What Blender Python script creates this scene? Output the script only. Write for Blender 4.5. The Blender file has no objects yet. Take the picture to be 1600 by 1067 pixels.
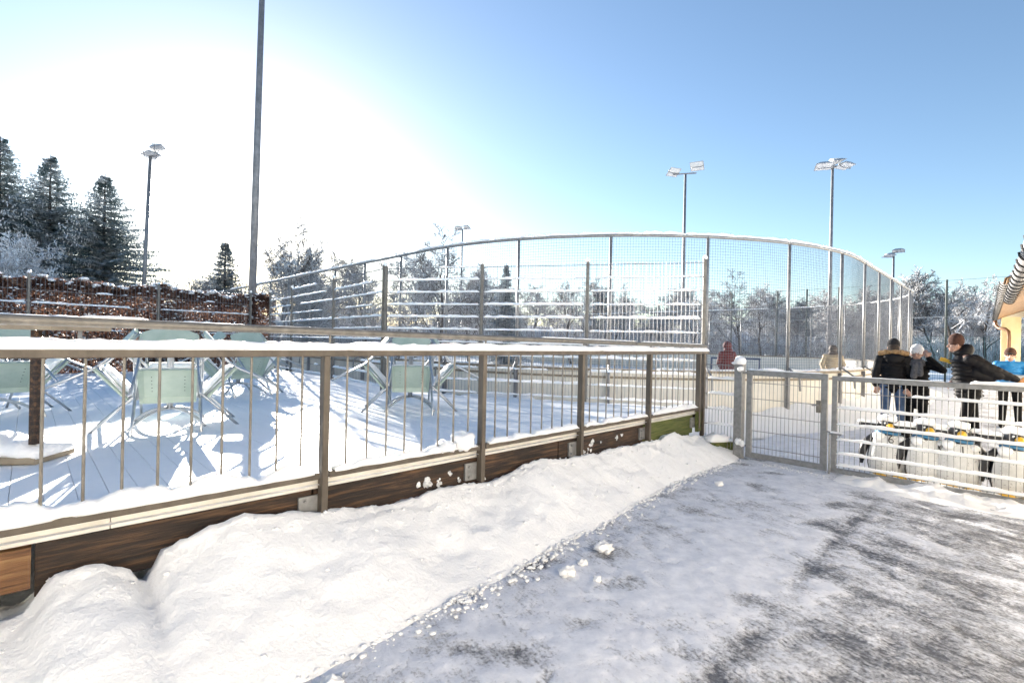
import bpy, math, random
import numpy as np
from mathutils import Vector, Matrix, noise

random.seed(7)
R = math.radians
scene = bpy.context.scene
col = scene.collection

# ------------------------------------------------------------------ camera, sky, sun, exposure
SUN_ELEV, SUN_AZ = R(12.6), R(-27.9)          # azimuth measured from +Y towards +X
cam = bpy.data.cameras.new('camera')
cam.sensor_width = 36.0
cam.lens = 17.33
cam.clip_start = 0.05
cam.clip_end = 3000
camo = bpy.data.objects.new('camera', cam)
col.objects.link(camo)
camo.location = (0, 0, 1.65)
camo.rotation_euler = (R(90), -0.021, 0)
scene.camera = camo

world = bpy.data.worlds.new('World')
scene.world = world
world.use_nodes = True
wn, wl = world.node_tree.nodes, world.node_tree.links
wn.clear()
sky = wn.new('ShaderNodeTexSky')
sky.sky_type = 'NISHITA'
sky.sun_disc = False
sky.sun_elevation = SUN_ELEV
sky.sun_rotation = SUN_AZ
sky.altitude = 500
sky.air_density = 1.0
sky.dust_density = 0.5
sky.ozone_density = 2.0
bg = wn.new('ShaderNodeBackground')
bg.inputs['Strength'].default_value = 0.05
wo = wn.new('ShaderNodeOutputWorld')
wl.new(sky.outputs[0], bg.inputs[0])
wl.new(bg.outputs[0], wo.inputs[0])

sl = bpy.data.lights.new('sun', 'SUN')
sl.energy = 5.0
sl.angle = R(0.53)
sl.color = (1.0, 0.93, 0.84)
so = bpy.data.objects.new('sun', sl)
col.objects.link(so)
to_sun = Vector((math.sin(SUN_AZ) * math.cos(SUN_ELEV), math.cos(SUN_AZ) * math.cos(SUN_ELEV), math.sin(SUN_ELEV)))
so.rotation_euler = to_sun.to_track_quat('Z', 'Y').to_euler()
so.location = to_sun * 60

vs = scene.view_settings
vs.view_transform = 'Standard'
vs.look = 'None'
vs.gamma = 1.0
vs.exposure = 2.45
scene.cycles.max_bounces = 6
scene.cycles.diffuse_bounces = 4
scene.cycles.transparent_max_bounces = 6

# ------------------------------------------------------------------ materials
def new_mat(name):
    m = bpy.data.materials.new(name)
    m.use_nodes = True
    nt = m.node_tree
    b = nt.nodes['Principled BSDF']
    return m, nt, b

def nd(nt, t, **kw):
    n = nt.nodes.new(t)
    for k, v in kw.items():
        if k in n.inputs:
            n.inputs[k].default_value = v
        else:
            setattr(n, k, v)
    return n

def ramp(nt, fac, stops):
    r = nt.nodes.new('ShaderNodeValToRGB')
    e = r.color_ramp.elements
    while len(e) < len(stops):
        e.new(0.5)
    for i, (p, c) in enumerate(stops):
        e[i].position = p
        e[i].color = (c, c, c, 1) if isinstance(c, (int, float)) else (*c, 1)
    nt.links.new(fac, r.inputs[0])
    return r.outputs[0]

def coords(nt, scale=(1, 1, 1), rot=(0, 0, 0)):
    tc = nt.nodes.new('ShaderNodeTexCoord')
    mp = nt.nodes.new('ShaderNodeMapping')
    mp.inputs['Scale'].default_value = scale
    mp.inputs['Rotation'].default_value = rot
    nt.links.new(tc.outputs['Object'], mp.inputs[0])
    return mp.outputs[0]

def along(nt, ang, stretch):
    """coordinates turned by ang about Z, squeezed so that noise runs along that direction"""
    tc = nt.nodes.new('ShaderNodeTexCoord')
    mp = nt.nodes.new('ShaderNodeMapping')
    mp.vector_type = 'TEXTURE'
    mp.inputs['Rotation'].default_value = (0, 0, ang)
    mp.inputs['Scale'].default_value = tuple(1.0 / k for k in stretch)
    nt.links.new(tc.outputs['Object'], mp.inputs[0])
    return mp.outputs[0]

def noise_tex(nt, vec, scale, detail=4, rough=0.55):
    n = nd(nt, 'ShaderNodeTexNoise')
    n.inputs['Scale'].default_value = scale
    n.inputs['Detail'].default_value = detail
    n.inputs['Roughness'].default_value = rough
    if vec is not None:
        nt.links.new(vec, n.inputs['Vector'])
    return n.outputs['Fac']

def mixc(nt, fac, a, b):
    m = nt.nodes.new('ShaderNodeMix')
    m.data_type = 'RGBA'
    for s, v in ((6, a), (7, b)):
        if hasattr(v, 'links'):
            nt.links.new(v, m.inputs[s])
        else:
            m.inputs[s].default_value = (*v, 1)
    if hasattr(fac, 'links'):
        nt.links.new(fac, m.inputs[0])
    else:
        m.inputs[0].default_value = fac
    return m.outputs[2]

def math_n(nt, op, a, b=0.0, clamp=False):
    m = nt.nodes.new('ShaderNodeMath')
    m.operation = op
    m.use_clamp = clamp
    for i, v in enumerate((a, b)):
        if hasattr(v, 'links'):
            nt.links.new(v, m.inputs[i])
        else:
            m.inputs[i].default_value = v
    return m.outputs[0]

def bump(nt, b, h, strength, dist):
    n = nt.nodes.new('ShaderNodeBump')
    n.inputs['Strength'].default_value = strength
    n.inputs['Distance'].default_value = dist
    nt.links.new(h, n.inputs['Height'])
    nt.links.new(n.outputs[0], b.inputs['Normal'])

def simple(name, c1, c2, scale=8, rough=0.6, metal=0.0, bmp=0.0, stretch=(1, 1, 1), spec=0.5, rot=(0, 0, 0)):
    m, nt, b = new_mat(name)
    v = coords(nt, stretch, rot)
    f = noise_tex(nt, v, scale, 5, 0.6)
    c = mixc(nt, ramp(nt, f, [(0.3, 0.0), (0.7, 1.0)]), c1, c2)
    nt.links.new(c, b.inputs['Base Color'])
    b.inputs['Roughness'].default_value = rough
    b.inputs['Metallic'].default_value = metal
    b.inputs['Specular IOR Level'].default_value = spec
    if bmp:
        bump(nt, b, f, 0.6, bmp)
    return m

M = {}

def make_snow(name, base, bscale, dist, sss=0.0):
    m, nt, b = new_mat(name)
    v = coords(nt)
    f1 = noise_tex(nt, v, bscale, 6, 0.6)
    f2 = noise_tex(nt, v, bscale * 9, 3, 0.6)
    h = math_n(nt, 'ADD', f1, math_n(nt, 'MULTIPLY', f2, 0.25))
    bump(nt, b, h, 0.8, dist)
    c = mixc(nt, ramp(nt, f1, [(0.3, 0.0), (0.7, 1.0)]), tuple(x * 0.965 for x in base), base)
    nt.links.new(c, b.inputs['Base Color'])
    b.inputs['Roughness'].default_value = 0.55
    b.inputs['Specular IOR Level'].default_value = 0.3
    if sss:
        b.inputs['Subsurface Weight'].default_value = sss
        b.inputs['Subsurface Radius'].default_value = (1.0, 0.9, 0.8)
        b.inputs['Subsurface Scale'].default_value = 0.04
    return m

M['snow'] = make_snow('snow', (0.945, 0.945, 0.945), 5, 0.03)
M['snow_fine'] = make_snow('snow_fine', (0.945, 0.945, 0.945), 22, 0.012, 0.6)
M['snow_crumb'] = make_snow('snow_crumb', (0.93, 0.93, 0.93), 60, 0.004)
M['deck_snow'] = make_snow('deck_snow', (0.88, 0.89, 0.905), 6, 0.02)
M['steel'] = simple('weathered_steel', (0.13, 0.12, 0.105), (0.23, 0.215, 0.19), 14, 0.5, 0.3, 0.0008, (1, 1, 1))
M['brown_steel'] = simple('browned_steel', (0.065, 0.052, 0.04), (0.13, 0.108, 0.085), 9, 0.5, 0.2, 0.001, (1, 1, 0.4))
M['galv'] = simple('galvanised', (0.2, 0.2, 0.2), (0.32, 0.32, 0.315), 16, 0.45, 0.4, 0.0004)
M['alu'] = simple('aluminium', (0.40, 0.42, 0.44), (0.52, 0.54, 0.56), 15, 0.28, 0.85)
M['trim'] = simple('edge_trim', (0.55, 0.53, 0.49), (0.7, 0.68, 0.64), 6, 0.5, 0.2)
M['mint'] = simple('mint_paint', (0.31, 0.40, 0.345), (0.40, 0.48, 0.425), 7, 0.45, 0.0, 0.0006)
M['beige'] = simple('board_panel', (0.70, 0.66, 0.57), (0.80, 0.76, 0.67), 2.5, 0.5)
M['ledge'] = simple('board_ledge', (0.2, 0.16, 0.11), (0.33, 0.27, 0.19), 6, 0.6)
M['plaster'] = simple('yellow_plaster', (0.74, 0.60, 0.33), (0.82, 0.68, 0.41), 5, 0.85, 0, 0.003)
M['bounce_cream'] = simple('bounce_cream_plaster', (0.80, 0.745, 0.63), (0.86, 0.80, 0.69), 5, 0.85, 0, 0.003)  # paler than the yellow plaster, to bounce more light onto the snow bank
M['beam'] = simple('beam_paint', (0.62, 0.55, 0.42), (0.7, 0.63, 0.5), 5, 0.7)
M['roof_grey'] = simple('roof_grey', (0.25, 0.24, 0.24), (0.4, 0.39, 0.38), 9, 0.6)
M['dark'] = simple('dark_rubber', (0.015, 0.015, 0.016), (0.035, 0.035, 0.036), 12, 0.6)
M['brown_pipe'] = simple('brown_pipe', (0.13, 0.06, 0.03), (0.2, 0.1, 0.05), 6, 0.35, 0.3)
M['green_post'] = simple('dark_green_post', (0.02, 0.035, 0.03), (0.045, 0.06, 0.055), 6, 0.5)
M['net_green'] = simple('windscreen_net', (0.08, 0.2, 0.22), (0.14, 0.3, 0.31), 8, 0.6)
M['mast'] = simple('mast_steel', (0.16, 0.16, 0.17), (0.27, 0.27, 0.28), 6, 0.5, 0.4)
M['lamp_grey'] = simple('lamp_grey', (0.42, 0.43, 0.44), (0.55, 0.56, 0.57), 6, 0.4, 0.3)
M['lamp_glass'] = simple('lamp_glass', (0.7, 0.71, 0.71), (0.8, 0.8, 0.8), 6, 0.15)
M['bark'] = simple('bark', (0.05, 0.038, 0.03), (0.12, 0.1, 0.085), 9, 0.9, 0, 0.02, (1, 1, 0.3))
M['yellow'] = simple('yellow_plastic', (0.75, 0.42, 0.02), (0.82, 0.5, 0.04), 5, 0.4)
M['pwhite'] = simple('white_plastic', (0.72, 0.73, 0.72), (0.8, 0.8, 0.78), 6, 0.4)
def shaded_speckled():
    m, nt, b = new_mat('shaded_speckled_plastic')
    v = coords(nt)
    f = noise_tex(nt, v, 45, 3, 0.6)
    g = noise_tex(nt, v, 6, 4, 0.6)
    c = mixc(nt, ramp(nt, g, [(0.35, 0.0), (0.7, 1.0)]), (0.72, 0.72, 0.705), (0.54, 0.54, 0.525))  # light-grey shading painted into the white plastic; dark specks follow
    c = mixc(nt, ramp(nt, f, [(0.64, 0.0), (0.68, 1.0)]), c, (0.10, 0.10, 0.10))
    nt.links.new(c, b.inputs['Base Color'])
    b.inputs['Roughness'].default_value = 0.45
    return m
M['belly'] = shaded_speckled()
M['pblack'] = simple('black_plastic', (0.012, 0.012, 0.014), (0.03, 0.03, 0.032), 6, 0.35)
M['pblue'] = simple('blue_plastic', (0.02, 0.13, 0.26), (0.04, 0.19, 0.36), 6, 0.45)
M['goal_blue'] = simple('goal_blue', (0.02, 0.04, 0.09), (0.04, 0.06, 0.12), 6, 0.5)

def frosted(name, bark, snow_lo, snow_hi, scale):
    m, nt, b = new_mat(name)
    g = nt.nodes.new('ShaderNodeNewGeometry')
    sp = nt.nodes.new('ShaderNodeSeparateXYZ')
    nt.links.new(g.outputs['Normal'], sp.inputs[0])
    f = noise_tex(nt, coords(nt), scale, 3)
    s = math_n(nt, 'ADD', math_n(nt, 'MULTIPLY', sp.outputs[2], 0.5), f)
    fac = ramp(nt, s, [(snow_lo, 0.0), (snow_hi, 1.0)])
    nt.links.new(mixc(nt, fac, bark, (0.82, 0.84, 0.87)), b.inputs['Base Color'])
    b.inputs['Roughness'].default_value = 0.8
    b.inputs['Specular IOR Level'].default_value = 0.2
    return m

M['frost_twig'] = frosted('frosted_twigs', (0.10, 0.085, 0.075), 0.3, 0.75, 1.4)
M['frost_bark'] = frosted('frosted_bark', (0.075, 0.06, 0.05), 0.5, 0.85, 1.2)
M['frost_white'] = frosted('hoar_twigs', (0.35, 0.33, 0.32), 0.1, 0.5, 1.6)

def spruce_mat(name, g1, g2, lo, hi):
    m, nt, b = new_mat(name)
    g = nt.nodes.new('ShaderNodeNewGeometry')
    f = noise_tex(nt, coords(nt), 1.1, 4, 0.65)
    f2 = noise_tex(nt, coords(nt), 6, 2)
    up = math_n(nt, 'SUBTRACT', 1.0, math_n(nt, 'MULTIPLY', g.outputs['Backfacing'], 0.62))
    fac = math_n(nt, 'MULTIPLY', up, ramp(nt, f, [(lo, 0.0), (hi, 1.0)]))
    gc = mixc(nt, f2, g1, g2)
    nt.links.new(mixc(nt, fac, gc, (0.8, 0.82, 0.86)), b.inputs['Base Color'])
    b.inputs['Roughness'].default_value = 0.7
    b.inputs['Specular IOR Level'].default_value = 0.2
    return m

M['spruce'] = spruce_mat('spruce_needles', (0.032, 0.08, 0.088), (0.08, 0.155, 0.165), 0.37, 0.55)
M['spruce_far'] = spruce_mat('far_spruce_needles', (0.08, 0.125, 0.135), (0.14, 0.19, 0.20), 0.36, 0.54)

def leaf_mat():
    m, nt, b = new_mat('beech_leaves')
    oi = noise_tex(nt, coords(nt), 7, 3, 0.7)
    c = ramp(nt, oi, [(0.3, (0.06, 0.03, 0.024)), (0.5, (0.15, 0.078, 0.055)), (0.62, (0.25, 0.15, 0.10)), (0.72, (0.42, 0.32, 0.25))])
    nt.links.new(c, b.inputs['Base Color'])
    b.inputs['Roughness'].default_value = 0.6
    tr = nt.nodes.new('ShaderNodeBsdfTranslucent')
    nt.links.new(c, tr.inputs[0])
    mx = nt.nodes.new('ShaderNodeMixShader')
    mx.inputs[0].default_value = 0.35
    nt.links.new(b.outputs[0], mx.inputs[1])
    nt.links.new(tr.outputs[0], mx.inputs[2])
    nt.links.new(mx.outputs[0], nt.nodes['Material Output'].inputs[0])
    return m
M['leaf'] = leaf_mat()

def wood_mat(name, c1, c2, c3, axis_rot):
    m, nt, b = new_mat(name)
    v = along(nt, axis_rot, (1.0, 16, 16))
    f = noise_tex(nt, v, 2.2, 6, 0.65)
    f2 = noise_tex(nt, coords(nt), 1.6, 3)
    c = ramp(nt, f, [(0.36, c1), (0.5, c2), (0.66, c3)])
    c = mixc(nt, ramp(nt, f2, [(0.45, 0.0), (0.75, 0.7)]), c, c1)
    nt.links.new(c, b.inputs['Base Color'])
    b.inputs['Roughness'].default_value = 0.7
    bump(nt, b, f, 0.9, 0.012)
    return m

RAIL_ANG = math.atan2(0.7011, 0.7130)
M['fascia'] = wood_mat('wet_dark_wood', (0.008, 0.005, 0.0035), (0.03, 0.016, 0.009), (0.13, 0.066, 0.03), RAIL_ANG)
M['mossy'] = wood_mat('mossy_wood', (0.035, 0.05, 0.008), (0.09, 0.11, 0.02), (0.14, 0.13, 0.04), RAIL_ANG)
M['pine'] = wood_mat('cut_pine', (0.06, 0.024, 0.009), (0.2, 0.095, 0.035), (0.34, 0.2, 0.085), RAIL_ANG)
M['soffit'] = wood_mat('soffit_wood', (0.13, 0.065, 0.025), (0.24, 0.13, 0.05), (0.33, 0.19, 0.08), 0)

def path_mat():
    m, nt, b = new_mat('trodden_ice')
    at_ = nt.nodes.new('ShaderNodeAttribute')
    at_.attribute_name = 'cover'                       # how much trodden snow lies on the pavement here
    P = coords(nt)
    fine = noise_tex(nt, P, 42, 6, 0.72)
    mid = noise_tex(nt, P, 7, 5, 0.65)
    br = noise_tex(nt, along(nt, R(-60), (1.0, 7.0, 1)), 5, 6, 0.7)
    c = math_n(nt, 'ADD', at_.outputs['Fac'], math_n(nt, 'MULTIPLY', math_n(nt, 'SUBTRACT', fine, 0.5), 1.5))
    c = math_n(nt, 'ADD', c, math_n(nt, 'MULTIPLY', math_n(nt, 'SUBTRACT', br, 0.5), 0.9))
    mr = nd(nt, 'ShaderNodeMapRange', interpolation_type='SMOOTHSTEP')
    mr.inputs['From Min'].default_value = 0.04
    mr.inputs['From Max'].default_value = 0.80
    nt.links.new(c, mr.inputs[0])
    f = mr.outputs[0]
    bare = mixc(nt, ramp(nt, fine, [(0.3, 0.0), (0.7, 1.0)]), (0.07, 0.073, 0.084), (0.185, 0.19, 0.21))
    ice = mixc(nt, ramp(nt, mid, [(0.3, 0.0), (0.7, 1.0)]), (0.62, 0.645, 0.71), (0.88, 0.89, 0.93))
    nt.links.new(mixc(nt, f, bare, ice), b.inputs['Base Color'])
    rr = nd(nt, 'ShaderNodeMapRange')
    rr.inputs['To Min'].default_value = 0.34
    rr.inputs['To Max'].default_value = 0.62
    nt.links.new(f, rr.inputs[0])
    nt.links.new(rr.outputs[0], b.inputs['Roughness'])
    b.inputs['Specular IOR Level'].default_value = 0.3
    h = math_n(nt, 'ADD', math_n(nt, 'MULTIPLY', f, 0.45), math_n(nt, 'ADD', math_n(nt, 'MULTIPLY', fine, 0.55), math_n(nt, 'MULTIPLY', mid, 0.5)))
    bump(nt, b, h, 0.8, 0.012)
    return m
M['path'] = path_mat()
M['ice'] = simple('rink_ice', (0.70, 0.74, 0.78), (0.80, 0.82, 0.85), 0.6, 0.35, 0, 0.002)

# ------------------------------------------------------------------ mesh builder
ORG = {}

class MB:
    def __init__(s):
        s.v, s.f = [], []

    def add(s, vs_, fs_):
        o = len(s.v)
        s.v += [tuple(p) for p in vs_]
        s.f += [tuple(i + o for i in f) for f in fs_]
        return s

    def box(s, lo, hi):
        (a, b, c), (d, e, f) = lo, hi
        return s.add([(a, b, c), (d, b, c), (d, e, c), (a, e, c), (a, b, f), (d, b, f), (d, e, f), (a, e, f)],
                     [(0, 3, 2, 1), (4, 5, 6, 7), (0, 1, 5, 4), (1, 2, 6, 5), (2, 3, 7, 6), (3, 0, 4, 7)])

    def beam(s, p, q, w, h, up=(0, 0, 1), bev=0.0):
        """box along p->q, w across, h along 'up', with optional bevelled long edges"""
        p, q = Vector(p), Vector(q)
        d = (q - p).normalized()
        u = Vector(up)
        u = (u - d * u.dot(d)).normalized()
        r = d.cross(u)
        if bev > 0:
            b = bev
            prof = [(-w/2+b, -h/2), (w/2-b, -h/2), (w/2, -h/2+b), (w/2, h/2-b), (w/2-b, h/2), (-w/2+b, h/2), (-w/2, h/2-b), (-w/2, -h/2+b)]
        else:
            prof = [(-w/2, -h/2), (w/2, -h/2), (w/2, h/2), (-w/2, h/2)]
        n = len(prof)
        vv = [p + r * a + u * c for a, c in prof] + [q + r * a + u * c for a, c in prof]
        ff = [tuple(reversed(range(n))), tuple(range(n, 2 * n))]
        for i in range(n):
            j = (i + 1) % n
            ff.append((i, j, n + j, n + i))
        # winding: r = d x u gives left handed profile, so flip
        return s.add(vv, [tuple(reversed(f)) for f in ff])

    def tube(s, pts, rad, sides=6, caps=True):
        pts = [Vector(p) for p in pts]
        n = len(pts)
        rads = rad if isinstance(rad, (list, tuple)) else [rad] * n
        d0 = (pts[1] - pts[0]).normalized()
        u = d0.orthogonal().normalized()
        vv = []
        for i, p in enumerate(pts):
            if i == 0: d = d0
            elif i == n - 1: d = (pts[i] - pts[i-1]).normalized()
            else:
                d = (pts[i+1] - pts[i-1])
                d = d.normalized() if d.length > 1e-9 else d0
            u = (u - d * u.dot(d))
            u = u.normalized() if u.length > 1e-6 else d.orthogonal().normalized()
            w = d.cross(u)
            for k in range(sides):
                a = 2 * math.pi * k / sides
                vv.append(p + (u * math.cos(a) + w * math.sin(a)) * rads[i])
        ff = []
        for i in range(n - 1):
            for k in range(sides):
                k2 = (k + 1) % sides
                ff.append((i*sides+k, i*sides+k2, (i+1)*sides+k2, (i+1)*sides+k))
        if caps:
            ff.append(tuple(reversed(range(sides))))
            ff.append(tuple(range((n-1)*sides, n*sides)))
        return s.add(vv, ff)

    def ball(s, c, r, seg=10, rings=6, nz=0.0, seed=0):
        c = Vector(c)
        r = Vector(r if isinstance(r, (tuple, list)) else (r, r, r))
        vv, ff = [], []
        for i in range(rings + 1):
            th = math.pi * i / rings
            for k in range(seg):
                ph = 2 * math.pi * k / seg
                d = Vector((math.sin(th) * math.cos(ph), math.sin(th) * math.sin(ph), math.cos(th)))
                m = 1 + nz * noise.noise(d * 2.1 + Vector((seed, seed * 1.7, 0))) if nz else 1
                vv.append(c + Vector((d.x*r.x, d.y*r.y, d.z*r.z)) * m)
        for i in range(rings):
            for k in range(seg):
                k2 = (k + 1) % seg
                ff.append((i*seg+k, (i+1)*seg+k, (i+1)*seg+k2, i*seg+k2))
        return s.add(vv, ff)

    def ridge(s, p, q, w, h, seed=0, seg=0.05, rough=0.35, under=0.0, freq=6.0, side=None):
        """a lumpy loaf of snow lying along p->q"""
        p, q = Vector(p), Vector(q)
        d = q - p
        L = d.length
        d.normalize()
        r = Vector((d.y, -d.x, 0)).normalized() if side is None else Vector(side).normalized()
        n = max(3, int(L / seg))
        prof = [(-1.0, -0.06), (-1.04, 0.3), (-0.8, 0.78), (-0.3, 1.0), (0.3, 1.0), (0.8, 0.78), (1.04, 0.3), (1.0, -0.06)]
        m = len(prof)
        vv, ff = [], []
        for i in range(n + 1):
            t = L * i / n
            c = p + d * t
            e = min(1.0, 0.35 + min(t, L - t) / (0.7 * h + 1e-6) * 0.5)
            k = 1 + rough * (noise.noise(Vector((t * freq, seed * 3.1, 0.3))) + 0.5 * noise.noise(Vector((t * freq * 2.9, seed * 1.3, 5))))
            for j, (a, b) in enumerate(prof):
                ww = 1 + 0.18 * rough / 0.35 * noise.noise(Vector((t * freq * 1.3, seed + j * 0.9, 9)))
                zz = b * h * k * e if b > 0 else b * h - under
                zz += 0.1 * h * noise.noise(Vector((t * freq * 3, j * 1.1, seed))) if b > 0 else 0
                vv.append(c + r * (a * w / 2 * ww) + Vector((0, 0, zz)))
        for i in range(n):
            for j in range(m):
                j2 = (j + 1) % m
                ff.append((i*m+j, (i+1)*m+j, (i+1)*m+j2, i*m+j2))
        ff.append(tuple(range(m)))
        ff.append(tuple(reversed(range(n*m, (n+1)*m))))
        return s.add(vv, [tuple(reversed(f)) for f in ff])

    def build(s, name, mat, parent=None, smooth=False, kind=None, label=None, local=False):
        v = s.v
        if parent is not None and not local:
            o = ORG.get(parent.name, (0, 0, 0))
            v = [(a - o[0], b - o[1], c - o[2]) for a, b, c in v]
        me = bpy.data.meshes.new(name)
        me.from_pydata(v, [], s.f)
        me.materials.append(M[mat] if isinstance(mat, str) else mat)
        if smooth:
            me.polygons.foreach_set('use_smooth', [True] * len(me.polygons))
        me.update()
        return link(name, me, parent, kind, label)

def link(name, me, parent=None, kind=None, label=None):
    ob = bpy.data.objects.new(name, me)
    col.objects.link(ob)
    if parent is not None:
        ob.parent = parent
        ORG[ob.name] = ORG.get(parent.name, (0, 0, 0))
    if kind: ob['kind'] = kind
    if label: ob['label'] = label
    return ob

def thing(name, label, cat, loc=(0, 0, 0), rz=0.0, group=None):
    e = bpy.data.objects.new(name, None)
    e.empty_display_size = 0.1
    col.objects.link(e)
    e.location = loc
    e.rotation_euler = (0, 0, rz)
    ORG[e.name] = tuple(loc)
    return tag(e, label, cat, group)

def tag(o, label, cat, group=None):
    o['label'] = label
    o['category'] = cat
    if group: o['group'] = group
    return o

def copy_tree(o, parent=None):
    c = o.copy()
    col.objects.link(c)
    if parent is not None: c.parent = parent
    for ch in o.children:
        copy_tree(ch, c)
    return c

def V(x, y, z=0.0): return Vector((x, y, z))

# local frame of the place: E1 runs along the terrace railing (away, to the right), E2 to its left
E1 = V(0.7130, 0.7011)
E2 = V(-0.7011, 0.7130)
def rail_pt(y, z=0.0, off=0.0):
    """point on the railing line at depth y; off > 0 is towards the path"""
    return V(1.0169 * y - 4.74, y, z) - E2 * off

# ------------------------------------------------------------------ ground, path, ice
def sheet(name, poly, z, mat):
    mb = MB()
    mb.add([(x, y, z) for x, y in poly], [tuple(range(len(poly)))])
    o = mb.build(name, mat)
    o['kind'] = 'structure'
    return o

def grid_sheet(name, o, ua, ub, na, nb, hf, mat, smooth=True, kind='structure'):
    mb = MB()
    vv, ff = [], []
    for i in range(na + 1):
        for j in range(nb + 1):
            p = o + ua * (i / na) + ub * (j / nb)
            vv.append((p.x, p.y, p.z + hf(p, i / na, j / nb)))
    for i in range(na):
        for j in range(nb):
            a = i * (nb + 1) + j
            ff.append((a, a + nb + 1, a + nb + 2, a + 1))
    mb.add(vv, ff)
    ob = mb.build(name, mat, smooth=smooth)
    ob['kind'] = kind
    return ob

sheet('ground', [(-900, -300), (900, -300), (900, 1500), (-900, 1500)], -0.03, 'snow')

PATH0 = rail_pt(-9.0, 0.012, 0.25)
def sstep(a, b, x):
    t = min(1.0, max(0.0, (x - a) / (b - a)))
    return t * t * (3 - 2 * t)
prints = []
rp_ = random.Random(21)
for k in range(20):      # boot prints, mostly walking along the path
    t_, w_ = rp_.uniform(13.5, 22.5), rp_.uniform(1.0, 5.6)
    a_ = rp_.gauss(0, .5) + (math.pi if rp_.random() < .5 else 0) + RAIL_ANG
    c_ = PATH0 + E1 * t_ - E2 * w_
    prints.append((c_.x, c_.y, math.cos(a_), math.sin(a_)))
prints += [(0.62, 2.58, .9, -.43), (0.95, 2.60, .95, -.3), (2.05, 2.42, .8, -.6), (2.25, 2.5, .85, -.5), (1.65, 2.75, .9, .1)]
GRID = {}
for pr in prints:
    GRID.setdefault((int(pr[0] // .5), int(pr[1] // .5)), []).append(pr)
def path_cover(x, y):
    """(snow cover, height) of the trodden path"""
    n = .7011 * x - .713 * y
    s1, s2 = x * .5 - y * .87, x * .87 + y * .5
    N = lambda a, b, c: noise.noise(V(a, b, c))
    st = N(s1 * .9, s2 * 5.5, 1) + .5 * N(s1 * 2.3, s2 * 13, 2)
    big = N(x * .75, y * .75, 3) + .5 * N(x * 1.7, y * 1.7, 4)
    mid = N(x * 3.6, y * 3.6, 5)
    fin = N(x * 11, y * 11, 6)
    lane = sstep(-1.45, -.35, n)
    c = .80 - .36 * lane + .26 * st * (.5 + .6 * lane) + .26 * big + .24 * mid + .24 * fin + .12 * N(x * 23, y * 23, 16)
    c -= max(0.0, N(x * 1.9 + 7, y * 3.3, 8) - .18) * 1.0 * (1 - .5 * lane)
    # dragged dark wedge between the snowy and the swept side
    d = abs(n + 1.02 + .06 * N(s1 * 2, 3, 3))
    c -= .7 * max(0.0, 1 - d / .12) * sstep(-2.9, -2.2, s1) * (.6 + .6 * N(x * 2, y * 2, 9))
    h = .012 * min(1.0, max(0.0, c)) + .010 * N(x * 2.1, y * 2.1, 10) + .004 * fin + .003 * N(x * 27, y * 27, 12)
    gx, gy = int(x // .5), int(y // .5)
    for i in (-1, 0, 1):
        for j in (-1, 0, 1):
            for (px_, py_, ca, sa) in GRID.get((gx + i, gy + j), ()):
                l_, m_ = (x - px_) * ca + (y - py_) * sa, -(x - px_) * sa + (y - py_) * ca
                e = (l_ / .15) ** 2 + (m_ / (.052 - .012 * (l_ < 0))) ** 2
                if e < 1:
                    tread = .5 + .5 * math.sin(l_ * 210 + 60 * abs(m_))
                    k_ = min(1.0, (1 - e) * 3) * (.55 + .45 * N(px_ * 9, py_ * 9, 1))
                    c = c * (1 - k_) + k_ * (.62 - .42 * tread)
                    h = h - k_ * .008 * tread
                elif e < 1.7:
                    h += .004
    return c, h
def build_path():
    ts = [i * .35 for i in range(38)]
    while ts[-1] < 24.0: ts.append(ts[-1] + .021 + (.02 if ts[-1] > 21.5 else 0))
    while ts[-1] < 56.0: ts.append(ts[-1] + .3)
    ws = [i * .024 for i in range(int(6.6 / .024))] + [6.7, 7.0, 7.5]
    co, cov = [], []
    for t in ts:
        for w in ws:
            p = PATH0 + E1 * t - E2 * w
            c, h = path_cover(p.x, p.y)
            if t > 24: c += .12
            co.append((p.x, p.y, .012 + h)); cov.append(c)
    m = len(ws)
    ff = [(i * m + j, (i + 1) * m + j, (i + 1) * m + j + 1, i * m + j + 1) for i in range(len(ts) - 1) for j in range(m - 1)]
    me = bpy.data.meshes.new('path')
    me.from_pydata(co, [], [tuple(reversed(f)) for f in ff])
    me.attributes.new('cover', 'FLOAT', 'POINT').data.foreach_set('value', cov)
    me.materials.append(M['path'])
    me.polygons.foreach_set('use_smooth', [True] * len(me.polygons))
    link('path', me, None, 'structure')
build_path()

# the heap of shovelled snow between terrace and path
def bank_profile(y, t, s):
    """height of the bank at depth y, t in 0..1 from the fascia to the path"""
    return 0

bank_width = [(-3.0, 1.3), (1.0, 1.2), (2.2, 1.08), (3.2, 0.98), (4.2, 0.86), (5.2, 0.72), (6.0, 0.58), (6.8, 0.55), (7.4, 0.62), (7.85, 0.45)]
def interp(tab, x):
    if x <= tab[0][0]: return tab[0][1]
    for (a, b), (c, d) in zip(tab, tab[1:]):
        if x <= c: return b + (d - b) * (x - a) / (c - a)
    return tab[-1][1]
bank_top = [(-3, 0.34), (1.4, 0.30), (2.0, 0.24), (2.3, 0.26), (2.38, 0.30), (2.44, 0.46), (2.58, 0.49), (2.66, 0.42), (2.70, 0.32), (2.76, 0.49), (3.0, 0.53), (3.4, 0.46), (3.8, 0.36), (4.05, 0.42), (4.5, 0.38), (5.0, 0.47), (5.3, 0.40), (5.8, 0.41), (6.3, 0.36), (6.8, 0.40), (7.3, 0.34), (7.6, 0.25), (7.9, 0.05)]

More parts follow.
